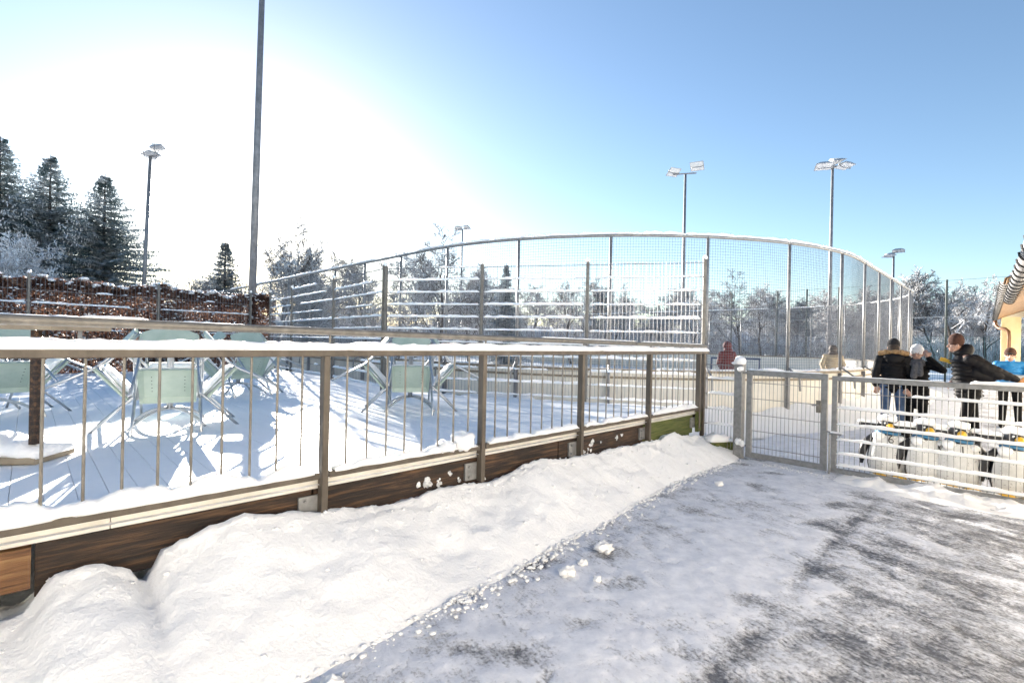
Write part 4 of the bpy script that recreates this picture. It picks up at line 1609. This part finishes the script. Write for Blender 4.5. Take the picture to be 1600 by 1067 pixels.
def cap_hat(b, c, mat, name='beanie', grow=1.0, cut=0.0):
    c = V(*c)
    return blob(name, [('e', c + V(0, .0, .055), (.098 * grow, .098 * grow, .118 * grow)), ('c', c + V(-.052, 0, .04 + cut), .05, c + V(.052, 0, .04 + cut), .05), ('c', c + V(0, -.052, .045 + cut), .05, c + V(0, .052, .04 + cut), .05)], .011, mat, b)

def eyes(b, c, f):
    c, f = V(*c), V(*f).normalized()
    s = V(f.y, -f.x)
    for sg in (-1, 1):
        mb = MB(); mb.ball(c + f * .076 + s * (.03 * sg) + V(0, 0, .006), (.011, .011, .007), 8, 6)
        mb.build('eye', 'hair', b, smooth=True, local=True)

# 1: fur-hooded parka, seen from behind
P = dict(head=(0, .02, 1.68), neck=(0, .03, 1.52), pelvis=(0, 0, 1.0), shL=(-.2, .02, 1.46), shR=(.2, .02, 1.46), elL=(-.27, .0, 1.18), elR=(.26, .02, 1.18), wrL=(-.26, -.05, .94), wrR=(.24, .16, 1.02),
         hipL=(-.1, 0, .95), hipR=(.1, 0, .95), knL=(-.11, .0, .52), knR=(.12, .02, .52), anL=(-.12, .02, .10), anR=(.14, .03, .10), jack_lo=(0, 0, .93), jack_hi=(0, .01, 1.42), jack=(.2, .215, .15, .15))
p1 = person('person in black puffer with fur hood and jeans, back turned to the gate', (7.20, 9.3, .012), R(-34), P, (0.1, 1, 0), None, None, 'blackcloth', ('puffer', 'jeans'))
cap_hat(p1, (0, .02, 1.68), 'hat_black', 'beanie', 1.02, .0)
blob('hair', [('e', (0, -.035, 1.66), (.09, .07, .1)), ('c', (0, -.05, 1.62), .07, (0, -.05, 1.53), .07)], .012, 'hair', p1)
fp = []
for k in range(17):
    a = R(200 - 20 * k * .78 + 40) if False else R(-10 + 200 * k / 16)
    r_ = .03 + .008 * ((k * 7) % 3)
    fp.append(('e', (.185 * math.cos(a), -.10 * math.sin(a) + .02, 1.555 + .035 * math.sin(a)), (r_ * 1.35, r_ * 1.25, r_ * 1.2)))
blob('fur_trim', fp, .009, 'fur', p1, 1)
blob('hood', [('e', (0, -.1, 1.49), (.16, .085, .075)), ('e', (0, -.13, 1.44), (.12, .06, .07))], .012, 'puffer', p1)
# 2: pale beanie, scarf, arm raised to the face
P = dict(head=(0, -.02, 1.56), neck=(0, .0, 1.42), pelvis=(0, 0, .92), shL=(-.18, 0, 1.36), shR=(.18, 0, 1.36), elL=(-.24, -.03, 1.10), elR=(.36, -.12, 1.28), wrL=(-.16, -.16, .92), wrR=(.15, -.16, 1.50), hdR=(-.3, .1, .7),
         hipL=(-.09, 0, .88), hipR=(.09, 0, .88), knL=(-.1, -.02, .48), knR=(.1, .0, .48), anL=(-.1, 0, .10), anR=(.11, .02, .10), jack_lo=(0, 0, .66), jack_hi=(0, 0, 1.33), jack=(.21, .19, .15, .14))
p2 = person('person in pale knit hat and grey scarf shading the face with one arm', (7.52, 9.15, .012), R(-36), P, (-.25, -1, 0), None, None, 'blackcloth', ('blackcloth', 'blackcloth'), ribs=False)
cap_hat(p2, (0, -.015, 1.575), 'hat_white', 'beanie', 1.05, .0)
eyes(p2, (0, -.02, 1.56), (-.25, -1, 0))
blob('scarf', [('e', (0, -.03, 1.425), (.125, .12, .06)), ('e', (0, -.06, 1.37), (.13, .1, .06)), ('c', (-.03, -.15, 1.36), .05, (-.05, -.17, 1.16), .055), ('c', (.04, -.15, 1.36), .045, (.04, -.17, 1.2), .05)], .011, 'scarf_grey', p2)
# 3: man in black puffer facing left, one arm back with a stick
P = dict(head=(-.14, .0, 1.735), neck=(-.06, 0, 1.57), pelvis=(.05, 0, 1.02), shL=(.02, -.19, 1.50), shR=(.06, .19, 1.50), elL=(.30, -.19, 1.36), elR=(-.06, .2, 1.22), wrL=(.58, -.08, 1.20), wrR=(-.16, .12, 1.12), hdL=(1, .2, -.5),
         hipL=(.05, -.1, .98), hipR=(.05, .1, .98), knL=(-.02, -.1, .54), knR=(.10, .1, .54), anL=(.0, -.11, .14), anR=(.14, .1, .14), foot=(-1, 0, 0), jack_lo=(.03, 0, .92), jack_hi=(-.03, 0, 1.46), jack=(.19, .21, .19, .19, 9, (-1, 0, 0), (0, 1, 0)))
p3 = person('man in brown beanie and black puffer facing left, arm stretched back', (7.50, 8.12, .012), R(-38), P, (-1, -.18, 0), None, None, 'pblack', ('puffer', 'blackcloth'))
cap_hat(p3, (-.135, .0, 1.755), 'hat_brown', 'beanie', 1.08, .0)
eyes(p3, (-.14, 0, 1.735), (-1, -.18, 0))
blob('collar', [('e', (-.05, 0, 1.60), (.12, .125, .075)), ('e', (-.13, 0, 1.61), (.06, .08, .04)), ('e', (.0, 0, 1.66), (.09, .11, .1))], .011, 'puffer', p3)
blob('glove', hand_prims((.60, -.075, 1.18), (1, .2, -.4), (0, .3, .8), 1.3), .008, 'glove', p3, 1)
blob('cape_panel', [('c', (.08, -.14, 1.49), .10, (.26, -.17, 1.34), .085), ('c', (.26, -.17, 1.34), .085, (.46, -.12, 1.23), .05), ('c', (.10, -.08, 1.28), .13, (.26, -.12, 1.22), .085), ('c', (.18, -.16, 1.40), .105, (.2, -.16, 1.38), .105), ('c', (.33, -.15, 1.28), .088, (.35, -.15, 1.27), .088)], .013, 'puffer', p3, 2)
st = thing('hockey_stick', 'hockey stick with yellow blade carried behind the man in brown beanie', 'hockey stick', (7.4, 8.42, 0))
mb = MB(); mb.beam((7.66, 8.47, 1.405), (7.93, 7.72, 1.19), .028, .022); mb.build('shaft', 'ledge', st)
mb = MB(); mb.beam((7.49, 8.62, 1.505), (7.55, 8.58, 1.485), .022, .065, bev=.008); mb.beam((7.55, 8.58, 1.483), (7.665, 8.465, 1.405), .02, .06, bev=.006); mb.build('blade', 'yellow', st)
# 4: blue jacket by the building
P = dict(head=(0, 0, 1.55), neck=(0, .02, 1.42), pelvis=(0, 0, .95), shL=(-.2, 0, 1.36), shR=(.2, 0, 1.36), elL=(-.28, -.08, 1.12), elR=(.28, -.08, 1.12), wrL=(-.08, -.27, 1.1), wrR=(.16, -.27, 1.08),
         hipL=(-.1, 0, .9), hipR=(.1, 0, .9), knL=(-.1, -.02, .5), knR=(.13, .02, .5), anL=(-.11, 0, .10), anR=(.15, .03, .10), jack_lo=(0, 0, .9), jack_hi=(0, 0, 1.32), jack=(.2, .21, .15, .14))
p4 = person('person in bright blue jacket and dark cap beside the yellow building', (10.72, 10.6, .012), R(-38), P, (-.15, -1, 0), None, None, 'blackcloth', ('blue_jacket', 'blackcloth'), ribs=False)
cap_hat(p4, (0, 0, 1.565), 'hat_brown', 'cap', 1.0, .01)
blob('cap_peak', [('e', (-.02, -.13, 1.6), (.075, .07, .014))], .008, 'hat_black', p4)
eyes(p4, (0, 0, 1.55), (-.15, -1, 0))
box = MB(); box.beam((-.12, -.34, 1.12), (.2, -.34, 1.10), .16, .1, bev=.01)
bo = box.build('carry_box', 'grey_plastic')
bo.location = (10.72, 10.6, .012); bo.rotation_euler = (0, 0, R(-38))
tag(bo, 'grey box held before the person in the blue jacket', 'box')
# 5 and 6: on the ice, seen through the net
def skater(label, loc, rz, jm, hat, s):
    P = dict(head=(0, 0, 1.58), neck=(0, .02, 1.44), pelvis=(0, 0, .95), shL=(-.2, 0, 1.37), shR=(.2, 0, 1.37), elL=(-.29, -.02, 1.12), elR=(.29, -.02, 1.12), wrL=(-.24, -.14, .93), wrR=(.24, -.14, .93),
             hipL=(-.1, 0, .9), hipR=(.1, 0, .9), knL=(-.11, -.05, .5), knR=(.11, .04, .5), anL=(-.12, 0, .10), anR=(.12, .1, .10), jack_lo=(0, 0, .84), jack_hi=(0, 0, 1.34), jack=(.22, .22, .17, .15))
    p = person(label, loc, rz, P, (0, 1, 0), None, None, 'pblack', (jm, 'blackcloth'), ribs=False)
    blob('hood', [('e', (0, .0, 1.61), (.12, .12, .13)), ('e', (0, -.03, 1.48), (.13, .11, .07))], .013, hat, p)
    p.scale = (s, s, s)
    return p
skater('person in dark red hooded jacket on the ice, back turned, behind the net', (6.12, 14.0, .02), R(15), 'red_jacket', 'red_jacket', 1.02)
skater('person in beige jacket on the ice behind the right part of the net', (9.9, 15.2, .02), R(-25), 'beige_jacket', 'hair', 1.0)

# ------------------------------------------------------------------ hedge
def build_hedge():
    h = thing('beech_hedge', 'brown beech hedge dusted with snow behind the terrace', 'hedge', tuple(H1))
    rnd = random.Random(5)
    side = V(-dH.y, dH.x)
    o = H1 + side * .35 + dH * .9
    L = 11.5
    vv, ff = [], []
    sv, sf = [], []
    def leaf(c, s, a, vv, ff):
        u = V(rnd.gauss(0, 1), rnd.gauss(0, 1), rnd.gauss(0, 1)).normalized()
        w = u.orthogonal().normalized() if a else V(0, 0, 1)
        w = (w + V(rnd.gauss(0, .5), rnd.gauss(0, .5), rnd.gauss(0, .5)))
        w = u.cross(w).normalized()
        n = len(vv)
        vv += [tuple(c - u * s), tuple(c + w * s * .55), tuple(c + u * s), tuple(c - w * s * .55)]
        ff.append((n, n + 1, n + 2, n + 3))
    for k in range(62000):
        t = rnd.uniform(0, L)
        d = abs(rnd.gauss(0, .32)) if rnd.random() < .75 else rnd.uniform(0, .9)
        top = 2.90 + .16 * noise.noise(V(t * 1.1, 0, 0)) + .14 * noise.noise(V(t * 4, 2, 0))
        z = rnd.uniform(.05, top + .04) if rnd.random() < .8 else top - abs(rnd.gauss(0, .15))
        leaf(o - dH * t + side * (d + .05 * noise.noise(V(t * 3, z * 3, 0))) + V(0, 0, z), rnd.uniform(.035, .062), True, vv, ff)
    me = MB(); me.v, me.f = vv, ff
    me.build('leaves', 'leaf', h, kind='stuff')
    mb = MB()
    for k in range(70):
        t = rnd.uniform(0, L)
        p = o - dH * t + side * rnd.uniform(.1, .7)
        q = p + V(rnd.gauss(0, .15), rnd.gauss(0, .15), 2.6)
        mb.tube([p + V(0, 0, 0), p.lerp(q, .5) + V(rnd.gauss(0, .06), 0, 0), q], [.025, .018, .006], 5)
    mb.build('stems', 'bark', h, kind='stuff')
    mb = MB()
    for k in range(1900):
        t = rnd.uniform(0, L)
        d = rnd.uniform(-.05, .9) if k < 600 else -.05 + abs(rnd.gauss(0, .1))
        top = 2.90 + .16 * noise.noise(V(t * 1.1, 0, 0)) + .14 * noise.noise(V(t * 4, 2, 0))
        z = top + rnd.uniform(-.05, .03) if k < 600 else rnd.uniform(.8, top)
        r_ = rnd.uniform(.02, .07) if k < 600 else rnd.uniform(.012, .03)
        mb.ball(o - dH * t + side * d + V(0, 0, z), (r_ * 1.4, r_ * 1.4, r_ * .6), 7, 5, .5, k)
    mb.build('snow_clumps', 'snow_fine', h, smooth=True, kind='stuff')
build_hedge()

# ------------------------------------------------------------------ trees
def bare_tree(seed, H, spread, levels=5, dens=1.0, trunk_r=.14, upright=.6):
    """returns (trunk builder, twig builder) of a leafless tree of height H"""
    rnd = random.Random(seed)
    tr, tw = MB(), MB()
    def grow(p, d, L, r, lev):
        n = 4
        pts, rads = [p], [r]
        q, dd = p, d
        for i in range(n):
            dd = (dd + V(rnd.gauss(0, .13), rnd.gauss(0, .13), rnd.gauss(0, .08) + (.06 * upright))).normalized()
            q = q + dd * (L / n)
            pts.append(q); rads.append(r * (1 - .6 * (i + 1) / n))
        if lev <= 1: tr.tube(pts, rads, 7 if lev == 0 else 5, False)
        else: tw.tube(pts, [max(x, .013) for x in rads], 3, False)
        if lev >= levels: return
        k = {0: 11, 1: 8, 2: 7, 3: 6, 4: 4}[lev]
        k = max(2, int(k * dens + rnd.random()))
        for i in range(k):
            t = (.28 if lev == 0 else .2) + (.72 if lev == 0 else .8) * (i + rnd.random() * .8) / k
            t = min(t, .98)
            f = t * n
            a = int(f)
            b = pts[a].lerp(pts[min(a + 1, n)], f - a)
            ax = (pts[min(a + 1, n)] - pts[a]).normalized()
            side = ax.orthogonal().normalized()
            side.rotate(Matrix.Rotation(rnd.uniform(0, 6.283), 3, ax))
            ang = R(rnd.uniform(30, 62)) * (spread if lev == 0 else 1)
            nd_ = (ax * math.cos(ang) + side * math.sin(ang)).normalized()
            rr = max(.007, r * (1 - .6 * t) * .52)
            ll = L * (rnd.uniform(.42, .62) if lev == 0 else rnd.uniform(.38, .6)) * (1.15 - .45 * t)
            grow(b, nd_, ll, rr, lev + 1)
    grow(V(0, 0, -.2), V(0, 0, 1), H * .80, trunk_r, 0)
    return tr, tw

def spruce(seed, H, Rb, whorls=58, needle=.42):
    rnd = random.Random(seed)
    tr, fo = MB(), MB()
    tr.tube([(0, 0, -.2), (0, 0, H * .5), (0, 0, H)], [.2, .12, .02], 8, False)
    vv, ff = [], []
    for w in range(whorls):
        t = w / whorls
        z = H * (.05 + .94 * t ** .92)
        Lw = .92 * Rb * (1 - t) ** 1.05 * rnd.uniform(.85, 1.12) + .12
        nb_ = 12 if t < .7 else 8
        a0 = rnd.uniform(0, 6.28)
        for b in range(nb_):
            a = a0 + 6.283 * b / nb_ + rnd.gauss(0, .12)
            L = Lw * rnd.uniform(.75, 1.12)
            droop = rnd.uniform(.15, .38) * (1 - t) - .25 * t
            d = V(math.cos(a), math.sin(a))
            sd = V(-d.y, d.x)
            m = max(4, int(L / .16))
            z0 = z + rnd.uniform(-.12, .12)
            tip_ = None
            for i in range(1, m + 1):
                s = i / m
                c = d * (L * s) + V(0, 0, z0 - droop * L * s ** 1.3 + .10 * L * max(0, s - .7))
                ln = needle * (.55 + .9 * (1 - s)) * rnd.uniform(.7, 1.25) * min(1.0, .45 + L / 3)
                for sg in (-1, 1):
                    u = (sd * sg * rnd.uniform(.7, 1) + d * rnd.uniform(.35, .8) + V(0, 0, rnd.uniform(-.45, .1))).normalized()
                    wv = u.cross(V(0, 0, 1)).normalized() * (.085 + .05 * rnd.random())
                    e = c + u * ln
                    n0 = len(vv)
                    mid = c + u * (ln * .45)
                    vv += [tuple(c), tuple(mid + wv), tuple(e), tuple(mid - wv)]
                    q = [n0, n0 + 1, n0 + 2, n0 + 3]
                    # keep the upper side as the front face
                    nrm = (mid + wv - c).cross(e - c)
                    ff.append(tuple(q) if nrm.z > 0 else tuple(reversed(q)))
                    if rnd.random() < .6:      # hanging twig
                        n0 = len(vv)
                        hang = V(rnd.gauss(0, .05), rnd.gauss(0, .05), -rnd.uniform(.1, .24))
                        mm = mid + hang * .5
                        vv += [tuple(mid), tuple(mm + d * .04), tuple(mid + hang), tuple(mm - d * .04)]
                        ff.append((n0, n0 + 1, n0 + 2, n0 + 3))
    fo.v, fo.f = vv, ff
    return tr, fo

def mesh_of(mb, name, mat):
    me = bpy.data.meshes.new(name)
    me.from_pydata(mb.v, [], mb.f)
    me.materials.append(M[mat])
    return me

BARE = []
for i, (sd, H, sp, dn) in enumerate(((1, 8, 1.0, 1.0), (2, 8, .8, 1.05), (3, 8, 1.15, .95), (4, 8, .65, 1.1))):
    tr, tw = bare_tree(sd, H, sp, 4, dn)
    BARE.append((mesh_of(tr, 'trunk', 'frost_bark'), mesh_of(tw, 'crown', 'frost_twig'), tr, tw))
tr, tw = bare_tree(9, 8, 1.0, 4, 1.1, .08)
BARE.append((mesh_of(tr, 'trunk', 'frost_white'), mesh_of(tw, 'crown', 'frost_white'), tr, tw))
SPR = []
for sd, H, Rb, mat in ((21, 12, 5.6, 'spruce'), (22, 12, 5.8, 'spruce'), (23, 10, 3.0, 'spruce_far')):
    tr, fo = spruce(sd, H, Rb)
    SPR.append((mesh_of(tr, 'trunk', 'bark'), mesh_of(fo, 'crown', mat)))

def plant(name, pair, x, y, s, rz, label, cat, group=None, sz=None):
    t = thing(name, label, cat, (x, y, -.03), rz, group)
    t.scale = (s, s, sz or s)
    link('trunk', pair[0], t)
    link('crown', pair[1], t)
    return t

plant('spruce_tree', SPR[0], -27.4, 26.2, 1.02, .3, 'tall snowy spruce cut by the left edge of the picture', 'tree', 'spruces behind the hedge', 1.0)
plant('spruce_tree', SPR[1], -24.9, 26.4, .95, 1.4, 'dense snowy spruce in the middle of the three behind the hedge', 'tree', 'spruces behind the hedge', .93)
plant('spruce_tree', SPR[0], -22.3, 26.8, .95, 2.5, 'looser snowy spruce nearest the slim mast', 'tree', 'spruces behind the hedge', .86)
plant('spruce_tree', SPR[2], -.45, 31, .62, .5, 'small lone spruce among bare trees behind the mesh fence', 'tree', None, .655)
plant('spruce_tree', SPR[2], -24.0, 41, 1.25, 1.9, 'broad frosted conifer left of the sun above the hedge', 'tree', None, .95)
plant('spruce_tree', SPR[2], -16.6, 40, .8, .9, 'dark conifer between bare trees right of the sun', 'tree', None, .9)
plant('bare_tree', BARE[4], -21.3, 19.6, .72, .3, 'white hoar-frosted small tree at the left edge before the spruces', 'tree')
bare = [(0, -22.9, 35, .72, .2, 'bare small tree between the slim mast and the sun'),
        (1, -18.6, 38, 1.25, 1.1, 'bare tree just right of the sun above the fence'),
        (2, -15.2, 41, 1.18, 2.0, 'wide bare tree above the left end of the net'),
        (3, -13.0, 44, 1.05, 2.9, 'upright bare tree over the left net top'),
        (0, -19.9, 44, 1.25, 3.3, 'bare tree behind the tallest pole'),
        (0, -7.0, 36, .95, 4.0, 'frosted bare tree behind the leftmost panel of the facing mesh fence'),
        (1, -4.9, 34, 1.0, 5.0, 'tall frosted bare tree left of the far small mast'),
        (2, -3.1, 36, .95, .8, 'frosted bare tree right of the far small mast'),
        (3, -1.7, 33, .8, 1.6, 'slim bare tree beside the lone spruce'),
        (0, 4.6, 38, .78, 2.4, 'bare tree behind the right panel of the facing mesh fence'),
        (1, 9.0, 46, .8, .4, 'bare tree behind the two-lamp mast'),
        (2, 17.3, 46, 1.0, 1.2, 'broad frosted tree above the goal frame'),
        (1, 22.5, 48, .98, 3.9, 'frosted tree left of the three-lamp mast'),
        (0, 25.0, 49, .9, 2.2, 'frosted tree seen beside the three-lamp mast pole'),
        (3, 37.5, 48, 1.1, 5.1, 'frosted tree right of the net end'),
        (2, 42.5, 48, 1.18, 3.0, 'tall frosted tree behind the slim dark fence post at right'),
        (0, 46.5, 48, 1.1, .9, 'frosted tree between the dark post and the building roof'),
        (1, 40.0, 46, 1.0, 2.7, 'dark stemmed frosted tree left of the slim dark fence post')]
for v, x, y, s, rz, lab in bare:
    plant('bare_tree', BARE[v], x, y, s, rz, lab, 'tree', 'frosted bare trees round the rink')

# the distant wood reads as one mass
def far_wood():
    rnd = random.Random(77)
    V_, F_, off = [], [], 0
    src = []
    for (_, _, tr, tw) in BARE[:4]:
        v = np.array(tr.v + tw.v, dtype=np.float64)
        n = len(tr.v)
        fa = [f for f in tr.f] + [tuple(i + n for i in f) for f in tw.f]
        fa = np.array([f for f in fa if len(f) == 4], dtype=np.int64)
        src.append((v, fa))
    spots = []
    for k in range(64):
        u = k / 63
        x = -48 + 135 * u + rnd.uniform(-1, 1)
        y = 62 + rnd.uniform(-5, 6) + (8 if x > 45 else 0)
        spots.append((x, y, rnd.uniform(.7, 1.08) * (1.12 if x > 30 else 1)))
    for x, y, s in spots:
        v, fa = src[rnd.randrange(4)]
        a = rnd.uniform(0, 6.28)
        c, sn = math.cos(a), math.sin(a)
        w = np.empty_like(v)
        w[:, 0] = (v[:, 0] * c - v[:, 1] * sn) * s * 1.25 + x
        w[:, 1] = (v[:, 0] * sn + v[:, 1] * c) * s * 1.25 + y
        w[:, 2] = v[:, 2] * s
        V_.append(w); F_.append(fa + off); off += len(v)
    vv, fa = np.concatenate(V_), np.concatenate(F_)
    me = bpy.data.meshes.new('far_wood')
    me.vertices.add(len(vv)); me.vertices.foreach_set('co', vv.astype(np.float32).ravel())
    me.loops.add(fa.size); me.loops.foreach_set('vertex_index', fa.astype(np.int32).ravel())
    me.polygons.add(len(fa)); me.polygons.foreach_set('loop_start', (np.arange(len(fa)) * 4).astype(np.int32))
    me.update(calc_edges=True)
    me.materials.append(M['frost_twig'])
    link('far_wood', me, None, 'stuff', 'belt of frosted leafless trees along the horizon')
far_wood()

def undergrowth():
    """snow-laden brush and a low snowy rise below the far wood"""
    rnd = random.Random(9)
    mb = MB()
    for k in range(9000):
        x = rnd.uniform(-50, 80)
        y = rnd.uniform(55, 60)
        h = rnd.uniform(.8, 3.8)
        b = V(x, y, 0)
        e = b + V(rnd.gauss(0, .5), rnd.gauss(0, .3), h)
        mb.tube([b, e], [.03, .012], 3, False)
        if k % 2 == 0: mb.tube([b.lerp(e, .5), b.lerp(e, .6) + V(rnd.gauss(0, .66), 0, rnd.uniform(.2, .7))], [.02, .008], 3, False)
    mb.build('far_brush', 'frost_twig', None, kind='stuff', label='low frosted brush at the foot of the far wood')
undergrowth()

def hills():
    """low wooded rise closing the horizon"""
    mb = MB()
    vv, ff = [], []
    n = 120
    for i in range(n + 1):
        a = R(-75 + 150 * i / n)
        h = 7.5 + 2.5 * noise.noise(V(i * .11, 3, 0)) + 1.0 * noise.noise(V(i * .7, 1, 0))
        for r_, z in ((150, -1), (160, h * .5), (175, h), (260, -1)):
            vv.append((math.sin(a) * r_, math.cos(a) * r_, z))
    for i in range(n):
        for j in range(3):
            k = i * 4 + j
            ff.append((k, k + 4, k + 5, k + 1))
    mb.add(vv, ff)
    o = mb.build('hills', M['hill'], smooth=True)
    o['kind'] = 'structure'
M['hill'] = simple('frosted_hill', (0.34, 0.36, 0.40), (0.62, 0.64, 0.68), 0.35, 0.95)
hills()
